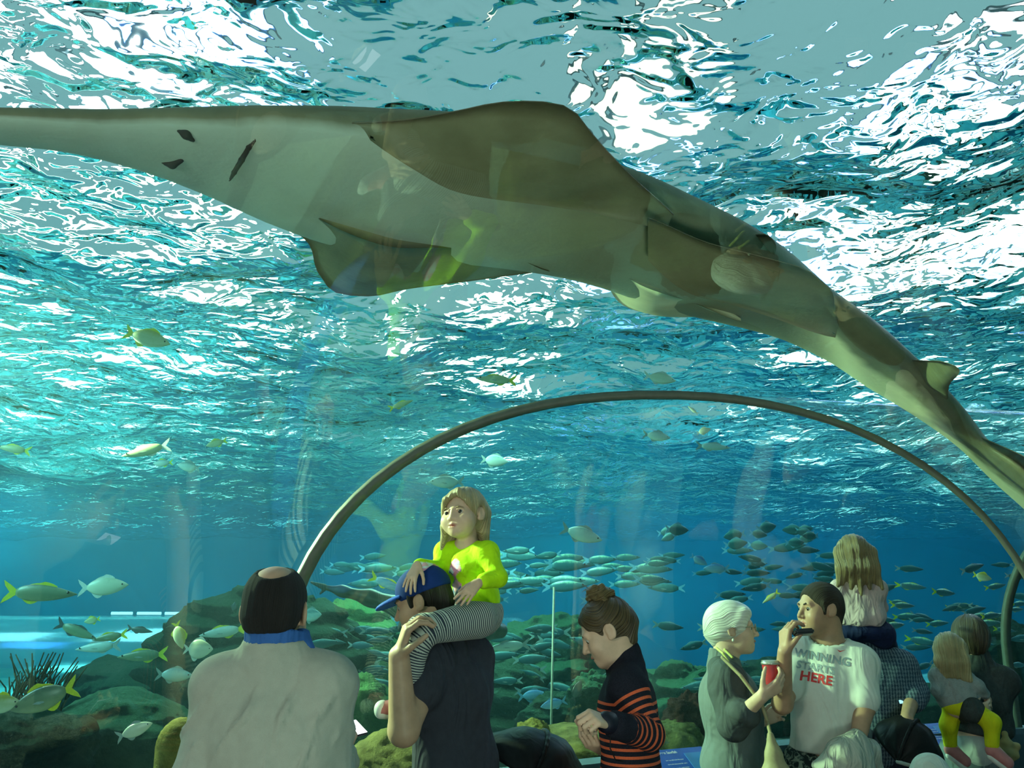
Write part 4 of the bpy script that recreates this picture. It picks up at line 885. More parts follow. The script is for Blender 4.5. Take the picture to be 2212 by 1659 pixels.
kn = g.noise(c, 330, 2); dark = g.ramp(kn, [(0.3, (0.010, 0.011, 0.018)), (0.7, (0.022, 0.022, 0.032))]); orange = g.ramp(kn, [(0.3, (0.62, 0.10, 0.045)), (0.7, (0.75, 0.15, 0.06))])
g.bsdf(g.mix(on, dark, orange), 0.9, 0.1, g.math('ADD', kn, g.noise(c, 18, 2, .4, 1.0)), 0.35, 0.012)
garment('jumper', S, 0.007, g.m, bun, folds(0.004, 13, 30, (0.3, 0.4, 0.6)), stripe_attr)
S = Soft(); wd = unit(p.J['wrl'] - p.J['ell']); S.cone(p.J['wrl'] - wd * .002, p.J['wrl'] + wd * 0.018, 0.035, 0.035, 0.004); wb = garment('wristband', S, 0.005, mat('black_band', (0.01, 0.01, 0.02), 0.5), bun)
S = Soft(); c0 = p.J['wrl'] + (0, 0, -.03); S.chain([c0, c0 + (.0, .02, -.05), c0 + (.02, .05, -.09), c0 + (.05, .1, -.10)], (.0022,) * 4, .001); garment('cord', S, 0.0025, mat('black_cord', (0.01, 0.01, 0.01)), bun)
S = Soft(); p.legs(S, 0.012, foot=False); S.ell(p.P, (0.15, 0.12, 0.13), p.R, 0.05); S.cut((0, 0, 0.09), (0, 0, -1)); garment('trousers', S, 0.014, DENIM, bun); p.shoe(bun, SHOE)

# 5 ---- older woman with white hair and a red cup
p = Person(Head(A(1583, 1358, 4.4), 102, 2, 0, 0.99), A(1566, 1424, 4.42), A(1592, 1650, 4.45), 102, 0.97, 0.150, slim=1.0, deep=1.18)
p.P[2] = 0.92
p.J.update(elr=A(1586, 1562, 4.22), wrr=A(1646, 1504, 4.06), ell=A(1600, 1565, 4.66), wrl=A(1640, 1560, 4.62))
S = Soft(); p.h.add(S, p.N, 0.052, False); p.torso(S); p.arm(S, 'l'); p.arm(S, 'r'); p.legs(S)
fb = [hand(S, p.J['wrr'], (0.80, -0.15, 0.50), (-0.35, 0.75, 0.4), 1, 0.95, (38, 42, 45, 48), 5, 30, 55), hand(S, p.J['wrl'], (.6, -.1, .3), (0, -1, 0), -1, 0.95, (40, 40, 40, 40))]
gran = finish_body(p, S, 'person', SKIN_F, 'older woman with short white hair and glasses in a grey cardigan holding a red cup', fine=[(a, b, 0.005) for a, b in fb])
h = p.h; eyes(h, gran, EYE); brow(h, gran, mat('grey_eyebrow', (0.3, 0.27, 0.2), .7), 0, .0028)
S = Soft(); cap_shell(S, h, 0.020); S.ell(h.w((0, -0.06, 0.02)), (0.078, 0.075, 0.085), h.R, 0.03); S.ell(h.w((0, 0.115, -0.03)), (0.075, 0.082, 0.098), h.R, 0.02, True); hcut(S, h, (0, 0, -0.055), (0, 0.55, -1), .012)
S.cone(h.w((-0.055, 0.055, 0.075)), h.w((0.055, 0.06, 0.07)), 0.028, 0.026, 0.02); S.cone(h.w((0, -0.1, -0.02)), h.w((0, -0.088, -0.062)), 0.035, 0.02, 0.03)
for q in (-1, 1): S.cone(h.w((q * .07, .04, .05)), h.w((q * .078, .005, .0)), .024, .014, .02); S.ell(h.w((q * 0.086, -0.002, -0.020)), (0.018, 0.022, 0.026), h.R, 0.006, True)
hair_obj(S, 0.005, WHITEH, gran, h, lambda q: np.arctan2(q[:, 0], q[:, 2] + .02) * .05 + q[:, 1] * .12, 0.0022, 130)
CARD = cloth_mat('grey_cardigan', (0.075, 0.082, 0.084), 0.12, 500, .45); CARDL = cloth_mat('pale_grey_vest', (0.15, 0.17, 0.165), 0.1, 500, .4)
S = Soft(); p.torso(S, 0.016); S.ell(p.tp(0, 0.0, -1.1), (0.165, 0.17, 0.2), p.R, .05); S.cone(p.tp(0, -0.01, -.04), p.N + p.R[:, 2] * .03 - p.R[:, 1] * .012, 0.075, 0.06, 0.03); S.cut((0, 0, 0.74), (0, 0, -1)); S.cut(p.N + p.R[:, 2] * .03, (.35, 0, 1), .004)
garment('cardigan', S, 0.01, CARDL, gran, folds(0.006, 21, 20, (0.7, 0.5, 0.2)))
S = Soft(); p.arm(S, 'r', 0.030, 1.34, fat=1.1); p.arm(S, 'l', 0.02, 1.5); S.cone(p.J['shr'], p.J['shr'] + (-0.01, .07, .045), 0.082, 0.062, .04); S.ell(p.J['shr'] + (0.04, .09, -.10), (.13, .09, .16), p.R, .06)
garment('sleeve', S, 0.009, CARD, gran, folds(0.007, 22, 30, (0.5, 0.4, 0.8)))
TRIM = mat('yellow_trim', (0.55, 0.52, 0.16), 0.7)
S = Soft(); S.chain([A(1548, 1400, 4.33), A(1562, 1412, 4.27), A(1580, 1440, 4.24), A(1600, 1470, 4.26), A(1622, 1505, 4.3)], (.006,) * 5, .004); S.chain([A(1551, 1396, 4.42), A(1566, 1404, 4.36), A(1582, 1420, 4.33)], (.006,) * 3, .004); garment('trim', S, 0.004, TRIM, gran)
S = Soft(); S.ell(h.w((0.083, -0.006, -0.052)), (.006, .006, .008)); garment('earring', S, 0.003, mat('pearl', (0.75, 0.75, 0.6), .2, .6), gran)
GFR = mat('glasses_frame', (0.35, 0.33, 0.22), 0.25, 0.6, Metallic=0.8)
ms = []
for q in (-1, 1): ms += [ring_tube(h.w((q * .033, .106, .0)), h.R, .024, .018, .0016), rod(h.w((q * .057, .104, .006)), h.w((q * .082, 0.0, .004)), .0018)]
ms.append(rod(h.w((-.009, .107, .004)), h.w((.009, .107, .004)), .0016)); V, F = joinm(*ms); gls = mesh('glasses', V, F, GFR, gran)
g = Nodes('lens_glass'); t_ = g.n('BsdfTransparent', Color=(.96, .98, .97)); gl_ = g.n('BsdfGlossy', Roughness=.02); g.surf(g.n('MixShader', Fac=.14, i1=t_, i2=gl_)); LENS = g.m
for q in (-1, 1):
    c0 = h.w((q * .033, .106, .0)); V = [c0] + [c0 + h.R @ np.array([.023 * math.cos(a), -.0, .017 * math.sin(a)]) for a in np.linspace(0, 6.283, 18, endpoint=False)]; mesh('lens', V, [(0, i + 1, (i + 1) % 18 + 1) for i in range(18)], LENS, gls)
S = Soft(); p.legs(S, 0.012, foot=False); S.ell(p.P, (0.16, 0.14, 0.14), p.R, 0.05); S.cut((0, 0, 0.09), (0, 0, -1)); garment('trousers', S, 0.014, DENIM, gran); p.shoe(gran, SHOE)

# 6 ---- man in the white printed tee
p = Person(Head(A(1771, 1316, 4.3), -106, 1, 0, 1.02), A(1789, 1388, 4.33), A(1786, 1645, 4.36), 203, 1.03, 0.132)
p.P[2] = 0.96
p.J.update(elr=A(1690, 1520, 4.20), wrr=A(1695, 1408, 4.06), ell=A(1868, 1525, 4.22), wrl=A(1851, 1608, 4.14))
S = Soft(); p.h.add(S, p.N, 0.060); p.torso(S); p.arm(S, 'l', fat=1.08); p.arm(S, 'r', fat=1.05); p.legs(S)
fb = [hand(S, p.J['wrr'], (0.12, 0.0, 1.0), (0.85, 0.3, -0.15), -1, 1.0, (45, 48, 50, 52), 4, 25, 35), hand(S, p.J['wrl'], (-0.25, 0.1, -1), (-.5, .6, 0), 1, 1.0, (30, 30, 30, 30))]
tman = finish_body(p, S, 'person', SKIN_T, 'man in a white tee printed with words, dark phone held at his chin', fine=[(a, b, 0.005) for a, b in fb])
h = p.h; eyes(h, tman, EYE); brow(h, tman, BROWM)
S = Soft(); cap_shell(S, h, 0.008); S.cone(h.w((0, -0.06, -0.01)), h.w((0, -0.055, -0.065)), 0.058, 0.048, 0.03); S.ell(h.w((0, 0.12, -0.02)), (0.075, 0.085, 0.098), h.R, 0.016, True); hcut(S, h, (0, 0, -0.080), (0, 0.4, -1)); hcut(S, h, (0, 0.030, -0.02), (0, 1, -0.75), .012)
for q in (-1, 1): S.ell(h.w((q * 0.084, 0.003, -0.012)), (0.016, 0.024, 0.032), h.R, 0.006, True); S.cone(h.w((q * .070, .026, .03)), h.w((q * .069, .024, -.02)), .012, .007, .008)
hair_obj(S, 0.005, hair_mat('cropped_brown_hair', (0.014, 0.009, 0.005), (0.045, 0.03, 0.017), 120, .75), tman, h, combed, 0.0007, 420)
S = Soft(); p.torso(S, 0.026, low=False); S.ell(p.tp(0, -.0, -1.0), (0.17, 0.13, 0.16), p.R, .05); p.arm(S, 'l', 0.034, 0.80); p.arm(S, 'r', 0.03, 0.62); S.cone(p.tp(0, 0, -.07), p.N + p.R[:, 2] * .0, 0.095, 0.082, 0.03)
S.cut(A(1715, 1622, 4.3) + (0, 0, 0), (-.10, 0, -1)); S.ell(p.N + p.R[:, 2] * 0.035 + p.R[:, 1] * .012, (.088, .090, .080), p.R, .008, True)
WT = cloth_mat('white_tee', (0.60, 0.61, 0.54), 0.05, 600, .45, .85, 7)
tee = garment('shirt', S, 0.008, WT, tman, folds(0.006, 31, 20, (0.3, 0.3, 0.8)))
S = Soft(); S.chain([A(1885, 1665, 4.25), A(1878, 1622, 4.2), A(1848, 1600, 4.12), A(1815, 1622, 4.08), A(1788, 1650, 4.1), A(1760, 1652, 4.12)], (.06, .045, .035, .042, .04, .025), .05); S.ell(A(1845, 1645, 4.12), (.09, .05, .075), None, .05); S.cone(A(1830, 1640, 4.1), A(1885, 1760, 4.15), .09, .06, .05)
garment('tied_jacket', S, 0.009, cloth_mat('cream_jacket', (0.42, 0.42, 0.35), .08, 300, .8, .85, 12), tman, folds(0.014, 33, 26, (0.6, 0.2, 0.6), True))
g = Nodes('camo_shorts'); c = g.coord(); g.bsdf(g.ramp(g.noise(c, 34, 2, .5, 1.5), [(0.4, (0.02, 0.03, 0.03)), (0.5, (0.10, 0.13, 0.11)), (0.58, (0.25, 0.28, 0.22))], 'CONSTANT'), .85, .1)
S = Soft(); p.legs(S, 0.03, foot=False); S.ell(p.P, (0.168, 0.125, 0.14), p.R, 0.05); S.cut((0, 0, 0.45), (0, 0, -1)); garment('shorts', S, 0.012, g.m, tman); p.shoe(tman, SHOE)

# 7 + 8 ---- girl in pink on the shoulders of the man in the woven shirt
p = Person(Head(A(1868, 1335, 4.86), 5, -5), A(1878, 1398, 4.78), A(1888, 1590, 4.78), 10, 1.0, 0.145)
p.J.update(elr=A(1974, 1496, 4.74), wrr=A(1958, 1552, 4.54), ell=A(1815, 1500, 4.83), wrl=A(1840, 1430, 5.03))
S = Soft(); p.h.add(S, p.N, 0.056); p.torso(S); p.arm(S, 'l'); p.arm(S, 'r'); p.legs(S); fb = [hand(S, p.J['wrr'], (-.2, -.5, -.6), (0, .5, -1), 1, 1.0, (50,) * 4), hand(S, p.J['wrl'], (0, .3, 1), (0, -1, .3), 1, 1, (50,) * 4)]
plaid = finish_body(p, S, 'person', SKIN_T, 'man in a blue-grey woven shirt, back turned, carrying the girl in pink', hv=.006, fine=[(a, b, 0.006) for a, b in fb])
S = Soft(); cap_shell(S, p.h, 0.009); hcut(S, p.h, (0, .04, 0), (0, 1, -.2)); hcut(S, p.h, (0, 0, -.08), (0, 0, -1)); hair_obj(S, .007, BLACKH, plaid, p.h, radial, .001)
S = Soft(); p.torso(S, 0.022, low=False); S.ell(p.tp(0, -.0, -1.02), (0.165, 0.125, 0.17), p.R, .05); p.arm(S, 'r', 0.030, 1.25); p.arm(S, 'l', 0.024, 1.3); S.cone(p.tp(0, 0, -.03), p.N + p.R[:, 2] * .03, 0.08, 0.072, 0.03); S.cut((0, 0, 0.895), (0, 0, -1), .05)
g = Nodes('woven_shirt'); c = g.coord(); v1 = g.math('SINE', g.math('MULTIPLY', g.n('SeparateXYZ', Vector=c).outputs[0], 430.0)); v2 = g.math('SINE', g.math('MULTIPLY', g.n('SeparateXYZ', Vector=c).outputs[2], 330.0))
f_ = g.math('ADD', g.math('MULTIPLY', v1, .22), g.math('ADD', g.math('MULTIPLY', v2, .10), g.noise(c, 160, 2))); g.bsdf(g.ramp(f_, [(0.3, (0.035, 0.055, 0.085)), (0.75, (0.16, 0.21, 0.25))]), .9, .1, g.noise(c, 9, 2, .4, 1), .5, .03)
garment('shirt', S, 0.009, g.m, plaid, folds(0.005, 41, 18, (0.5, 0.3, 0.6)))
S = Soft(); p.legs(S, 0.014, foot=False); S.ell(p.P, (0.16, 0.125, 0.13), p.R, 0.05); S.cut((0, 0, 0.09), (0, 0, -1)); garment('trousers', S, 0.014, DENIM, plaid); p.shoe(plaid, SHOE)

p = Person(Head(A(1843, 1203, 4.60), 10, 2, 0, 0.90, True, 1.05), A(1850, 1252, 4.62), A(1862, 1352, 4.64), 8, 0.60, 0.092, True, deep=.95)
p.J.update(ell=A(1806, 1312, 4.74), wrl=A(1838, 1300, 4.90), elr=A(1901, 1312, 4.72), wrr=A(1880, 1300, 4.90))
S = Soft(); p.h.add(S, p.N, 0.042, False); p.torso(S); p.arm(S, 'l'); p.arm(S, 'r')
LG = [[A(1830, 1370, 4.66), A(1826, 1395, 4.96), A(1832, 1500, 5.00)], [A(1905, 1370, 4.66), A(1912, 1395, 4.94), A(1906, 1500, 5.00)]]
for L in LG: S.chain(L, (0.06, 0.045, 0.032), .02); S.cone(L[2], L[2] + (0, .10, -.02), .03, .025, .02)
fb = [hand(S, p.J['wrl'], (0.3, .4, .3), (0, .3, -1), 1, .6, (20,) * 4), hand(S, p.J['wrr'], (-.3, .4, .3), (0, .3, -1), -1, .6, (20,) * 4)]
pink = finish_body(p, S, 'person', SKIN_F, 'long-haired girl in a pale pink top sitting on shoulders with her back turned', vx=.008, hv=.005, fine=[(a, b, 0.005) for a, b in fb])
h = p.h; S = Soft(); cap_shell(S, h, 0.010); S.ell(h.w((0, 0.085, -0.04)), (0.062, 0.07, 0.10), h.R, 0.012, True)
for x, l, w_ in ((-.062, .10, .03), (-.03, .125, .036), (0.005, .155, .034), (.04, .125, .036), (.066, .10, .03), (.085, .125, .018), (-.082, .11, .016)): S.chain([h.w((x * .9, -.055, .02)), h.w((x * 1.05, -.078, -.06)), h.w((x * 1.35 + .004, -.072, -l - .05))], (.036, w_, .008), .025)
hair_obj(S, .0055, LBROWNH, pink, h, lambda q: np.arctan2(q[:, 0], .1) * .12, .0024, 280)
S = Soft(); p.torso(S, 0.012, low=False, k=.05); p.arm(S, 'l', .014, 1.8); p.arm(S, 'r', .014, 1.8); S.ell(p.tp(0, 0, -.80), (.125, .10, .07), p.R, .04); S.cut(A(1860, 1352, 4.62), (0, .15, -1), .01)
PINKC = cloth_mat('pale_pink_top', (0.50, 0.37, 0.35), .08, 300, .5, .9, 14); garment('top', S, .007, PINKC, pink, folds(0.006, 51, 46, (0.9, 0.1, 0.1)))
S = Soft(); S.ell(A(1865, 1366, 4.64), (.135, .10, .050), None, .04)
for L in LG: S.chain([L[0], L[1], L[2]], (0.068, 0.055, 0.045), .03)
garment('leggings', S, .008, cloth_mat('navy_leggings', (0.010, 0.016, 0.055), .15), pink)

# 9 + 10 ---- woman in a dark jacket carrying a toddler
p = Person(Head(A(2097, 1381, 5.10), 14, -4, 0, .98), A(2106, 1432, 5.10), A(2104, 1600, 5.10), 14, 0.96, 0.135)
p.P[2] = .93
p.J.update(elr=A(2160, 1520, 5.10), wrr=A(2170, 1585, 5.02), ell=A(2068, 1528, 4.98), wrl=A(2104, 1536, 4.78))
S = Soft(); p.h.add(S, p.N, .05, False); p.torso(S); p.arm(S, 'l'); p.arm(S, 'r'); p.legs(S); fb = [hand(S, p.J['wrr'], (.02, 0, -1), (-1, 0, 0), 1, .93, (60,) * 4), hand(S, p.J['wrl'], (1, .35, .1), (-.2, 1, .2), 1, .9, (25,) * 4)]
mum = finish_body(p, S, 'person', SKIN_F, 'dark-haired woman in a dark jacket carrying a toddler in yellow leggings', hv=.006, fine=[(a, b, 0.006) for a, b in fb])
h = p.h; S = Soft(); cap_shell(S, h, .020); S.ell(h.w((0, -.05, .0)), (.085, .075, .09), h.R, .03); S.ell(h.w((0, .10, -.04)), (.07, .075, .10), h.R, .015, True); hcut(S, h, (0, 0, -.085), (0, .3, -1), .02)
hair_obj(S, .0055, hair_mat('dark_brown_hair', (0.014, 0.010, 0.006), (0.12, 0.085, 0.045), 45), mum, h, radial, .003, 130)
S = Soft(); p.torso(S, .022); p.arm(S, 'l', .036, 1.9); p.arm(S, 'r', .022, 1.9); S.cone(p.tp(0, 0, -.03), p.N + p.R[:, 2] * .04, .085, .075, .03); S.cut((p.P[0], 0, 1.03), (-.25, 0, -1), .01)
garment('jacket', S, .01, cloth_mat('dark_jacket', (0.045, 0.052, 0.050), .25, 200, .6), mum, folds(.007, 61, 24, (.5, .3, .6)))
S = Soft(); S.ell(p.P + (0.0, 0, .03), (.165, .13, .15), p.R, .04); S.cut((0, 0, .82), (-.3, 0, -1), .01); garment('top', S, .01, cloth_mat('pale_top', (.40, .41, .38), .06), mum)
S = Soft(); p.legs(S, .014, foot=False); S.ell(p.P, (.15, .12, .13), p.R, .05); S.cut((0, 0, .09), (0, 0, -1)); garment('jeans', S, .014, cloth_mat('grey_jeans', (.13, .16, .17), .15), mum); p.shoe(mum, SHOE)

p = Person(Head(A(2051, 1408, 4.88), 20, 0, 0, .80, True, 1.08), A(2056, 1455, 4.88), A(2072, 1522, 4.87), 15, .50, .075, True)
p.J.update(ell=A(2024, 1492, 4.85), wrl=A(2040, 1520, 4.92), elr=A(2112, 1480, 4.82), wrr=A(2131, 1502, 4.86), shr=A(2086, 1463, 4.85), shl=A(2026, 1463, 4.88))
S = Soft(); p.h.add(S, p.N, .042, False); p.torso(S); p.arm(S, 'l'); p.arm(S, 'r')
LG = [[A(2060, 1530, 4.92), A(2049, 1566, 4.92), A(2053, 1610, 4.94)], [A(2098, 1531, 4.82), A(2142, 1560, 4.76), A(2143, 1612, 4.76)]]
for L in LG: S.chain(L, (.05, .036, .026), .02); S.cone(L[2], L[2] + (.05, 0, -.05), .026, .022, .015)
fb = [hand(S, p.J['wrr'], (.15, .25, -1), (0, 1, 0.1), 1, .5, (12,) * 4), hand(S, p.J['wrl'], (.3, .3, -.4), (0, 1, 0), 1, .52, (20,) * 4)]
tod = finish_body(p, S, 'person', SKIN_F, 'blond toddler in a grey top and yellow leggings held on an arm', vx=.007, hv=.005, fine=[(a, b, .004) for a, b in fb])
h = p.h; S = Soft(); cap_shell(S, h, .010); S.ell(h.w((0, .085, -.04)), (.062, .07, .10), h.R, .012, True)
for x in (-.06, -.03, 0, .03, .06): S.chain([h.w((x * .95, -.05, .02)), h.w((x * 1.05, -.075, -.06)), h.w((x * 1.15 + .02, -.072, -.15 - (x > 0) * .02))], (.036, .03, .012), .025)
hair_obj(S, .005, BLONDH, tod, h, lambda q: np.arctan2(q[:, 0], .1) * .12, .003, 190)
S = Soft(); p.torso(S, .012, low=False, k=.04); p.arm(S, 'l', .012, 1.85); p.arm(S, 'r', .012, 1.8); S.ell(p.tp(0, 0, -.85), (.095, .08, .06), p.R, .04); S.cut(A(2060, 1536, 4.85), (.2, 0, -1), .008)
garment('top', S, .006, cloth_mat('grey_toddler_top', (.26, .28, .27), .15, 120, .6), tod, folds(.004, 71, 36, (.5, .3, .6)))
S = Soft(); S.ell(p.P, (.085, .075, .06), p.R, .04)
for L in LG: S.chain([L[0], L[1], L[1] + (L[2] - L[1]) * .92], (.052, .040, .033), .03)
garment('leggings', S, .006, cloth_mat('yellow_leggings', (.58, .54, .012), .08), tod)
for L in LG:
    a = L[2]; S = Soft(); S.cone(a + (0, 0, -.02), a + (.06, -.01, -.075), .034, .030, .02); V, F = S.build(.006); sh = mesh('shoe', V, F, PINKM, tod)
    S = Soft(); S.cone(a + (-.012, 0, -.05), a + (.05, -.01, -.10), .018, .018, .01); V, F = S.build(.006); mesh('sole', V, F, WSHOE, sh)
# ------------------------------------------------------------------ fish
def fish_parts(H=.30, Wd=.12, tail=.30, fork=.5, nose=.35, dors=.10, anal=.07, ns=14, nl=18):
    "unit-length fish along +x (nose at +.5): body, tail fin, dorsal fin, lower fin as vertex and face lists"
    V = []; xs = np.linspace(0, 1, nl)
    for x in xs:
        h = H / 2 * (np.clip(math.sin(math.pi * x ** (.62 + nose * .25)), 0, 1) ** .75) * (1) + .018 * (1 - x) * (x > .0); w = h * Wd / H * 1.0
        h = max(h, .035 * (1 - x) + .006); w = max(w, .010)
        X = -.32 + .82 * x
        for j in range(ns): a = 2 * math.pi * j / ns; V.append((X, w * math.cos(a), h * math.sin(a)))
    F = [(i * ns + j, i * ns + (j + 1) % ns, (i + 1) * ns + (j + 1) % ns, (i + 1) * ns + j) for i in range(nl - 1) for j in range(ns)] + [tuple(range(ns))[::-1], tuple(range((nl - 1) * ns, nl * ns))]
    def slab(poly, t=.006):
        n = len(poly); V = [(x, -t, z) for x, z in poly] + [(x, t, z) for x, z in poly]
        return V, [tuple(range(n)), tuple(range(n, 2 * n))[::-1]] + [(i, n + i, n + (i + 1) % n, (i + 1) % n) for i in range(n)]
    T = tail / 2; k = fork * .12
    tf = slab([(-.30, .022), (-.40, T * .62), (-.50, T), (-.475, T * .55), (-.40 - .02 + k * .2, 0), (-.475, -T * .55), (-.50, -T), (-.40, -T * .62), (-.30, -.022)])
    hz = lambda x: H / 2 * math.sin(math.pi * ((x + .32) / .82) ** (.62 + nose * .25)) ** .75
    dx = np.linspace(-.18, .22, 8); df = slab([(x, hz(x) - .02) for x in dx] + [(x, hz(x) + dors * (math.sin(math.pi * (x + .19) / .43) ** .6) * (.6 + .4 * (x > 0))) for x in dx[::-1]])
    ax_ = np.linspace(-.20, .0, 6); af = slab([(x, -hz(x) + .02) for x in ax_] + [(x - .02, -hz(x) - anal * math.sin(math.pi * (x + .21) / .23)) for x in ax_[::-1]])
    pf = slab([(.15, -H * .10), (.08, -H * .06), (.0, -H * .12), (-.02, -H * .19), (.06, -H * .20)], .004); pf = ([(x, y + Wd * .52 * s, z) for s in (1,) for x, y, z in pf[0]], pf[1])
    return dict(body=(V, F), tail_fin=tf, dorsal_fin=df, anal_fin=af, pectoral_fin=pf)
KIND = dict(slim=fish_parts(.20, .10, .30, .7, .30, .05, .05), snap=fish_parts(.33, .13, .34, .6, .9, .07, .07), disc=fish_parts(.62, .14, .36, .6, .5, .10, .10), oval=fish_parts(.42, .14, .34, .5, .6, .08, .08), jack=fish_parts(.21, .09, .22, .9, .4, .03, .03))
def fish_mat(name, top, side, belly, rough=.35, spec=.5):
    g = Nodes(name); c = g.coord(); z = g.n('SeparateXYZ', Vector=c).outputs[2]
    col = g.ramp(g.math('ADD', g.math('MULTIPLY', z, 2.6), g.math('ADD', .35, g.math('MULTIPLY', g.noise(c, 14, 3), .3))), [(0.12, belly), (0.45, side), (0.62, side), (0.85, top)])
    g.bsdf(col, rough, spec); return g.m
FM = dict(silver=fish_mat('silver_scales', (.20, .30, .30), (.45, .55, .52), (.62, .66, .58)), yellow=fish_mat('yellow_scales', (.34, .34, .06), (.40, .44, .24), (.55, .58, .40)), olive=fish_mat('olive_scales', (.07, .10, .06), (.17, .22, .13), (.34, .36, .20)),
          dark=fish_mat('dark_scales', (.02, .03, .03), (.06, .08, .08), (.10, .12, .11)), blue=fish_mat('blue_scales', (.05, .16, .38), (.16, .34, .52), (.3, .46, .56)), pale=fish_mat('pale_scales', (.42, .44, .32), (.62, .62, .48), (.70, .68, .55)),
          shoal=fish_mat('shoal_scales', (.62, .95, .60), (.05, .14, .17), (.10, .22, .26), .3, .5), haze=fish_mat('hazy_scales', (.10, .26, .26), (.04, .11, .13), (.07, .16, .18), .4, .3))  # shoal backs carry a painted highlight from above
FNM = dict(yellow=mat('yellow_fin', (.62, .60, .03), .5), grey=mat('grey_fin', (.30, .36, .34), .5), dark=mat('dark_fin', (.05, .06, .06), .6), white=mat('white_fin', (.60, .64, .60), .5), blue=mat('blue_fin', (.16, .34, .48), .5))
FEYE = mat('fish_eye', (.01, .01, .01), .2, .6)
MC = {}
def fmesh(key, kind, part, m):
    k = (kind, part, m.name)
    if k not in MC:
        V, F = KIND[kind][part]; me = bpy.data.meshes.new(part if part != 'body' else 'fish'); me.from_pydata(V, [], F); me.materials.append(m)
        if part == 'body': me.polygons.foreach_set('use_smooth', [True] * len(me.polygons))
        me.update(); MC[k] = me
    return MC[k]
def fish(px, py, Y, L, dr, tilt, kind, m, fm, label, group=None, yaw=0, parts=True, name='fish', tm=None):
    "fish centred on a pixel; dr +1 swims right, tilt = nose up, L = length in pixels"
    c = at(px, py, Y); s = L * Y / FPX / max(math.cos(math.radians(yaw)), .3)
    o = bpy.data.objects.new(name, fmesh('b', kind, 'body', FM[m])); COL.objects.link(o)
    th = math.radians(yaw) if dr > 0 else math.pi - math.radians(yaw)
    Rz = Matrix.Rotation(th, 4, 'Z'); Ry = Matrix.Rotation(-math.radians(tilt), 4, 'Y')
    o.matrix_world = Matrix.Translation(Vector(c)) @ Rz @ Ry @ Matrix.Scale(s, 4)
    tag(o, label, 'fish', group)
    if parts:
        for pn in ('tail_fin', 'dorsal_fin', 'anal_fin') + (('pectoral_fin',) if L > 60 else ()):
            q = bpy.data.objects.new(pn, fmesh('p', kind, pn, FNM[(tm or fm) if pn == 'tail_fin' else 'grey' if pn == 'pectoral_fin' else fm])); COL.objects.link(q); q.parent = o
        if L > 60:
            for sg in (-1, 1):
                V, F = uv_ball(6, 8)
                if 'eye' + kind not in MC:
                    me = bpy.data.meshes.new('eye'); me.from_pydata((V * .018).tolist(), [], F); me.materials.append(FEYE); MC['eye' + kind] = me
                q = bpy.data.objects.new('eye', MC['eye' + kind]); COL.objects.link(q); q.parent = o; w = {'slim': .033, 'snap': .040, 'disc': .05, 'oval': .048, 'jack': .036}[kind]; q.location = (.39, sg * w, .02)
    return o
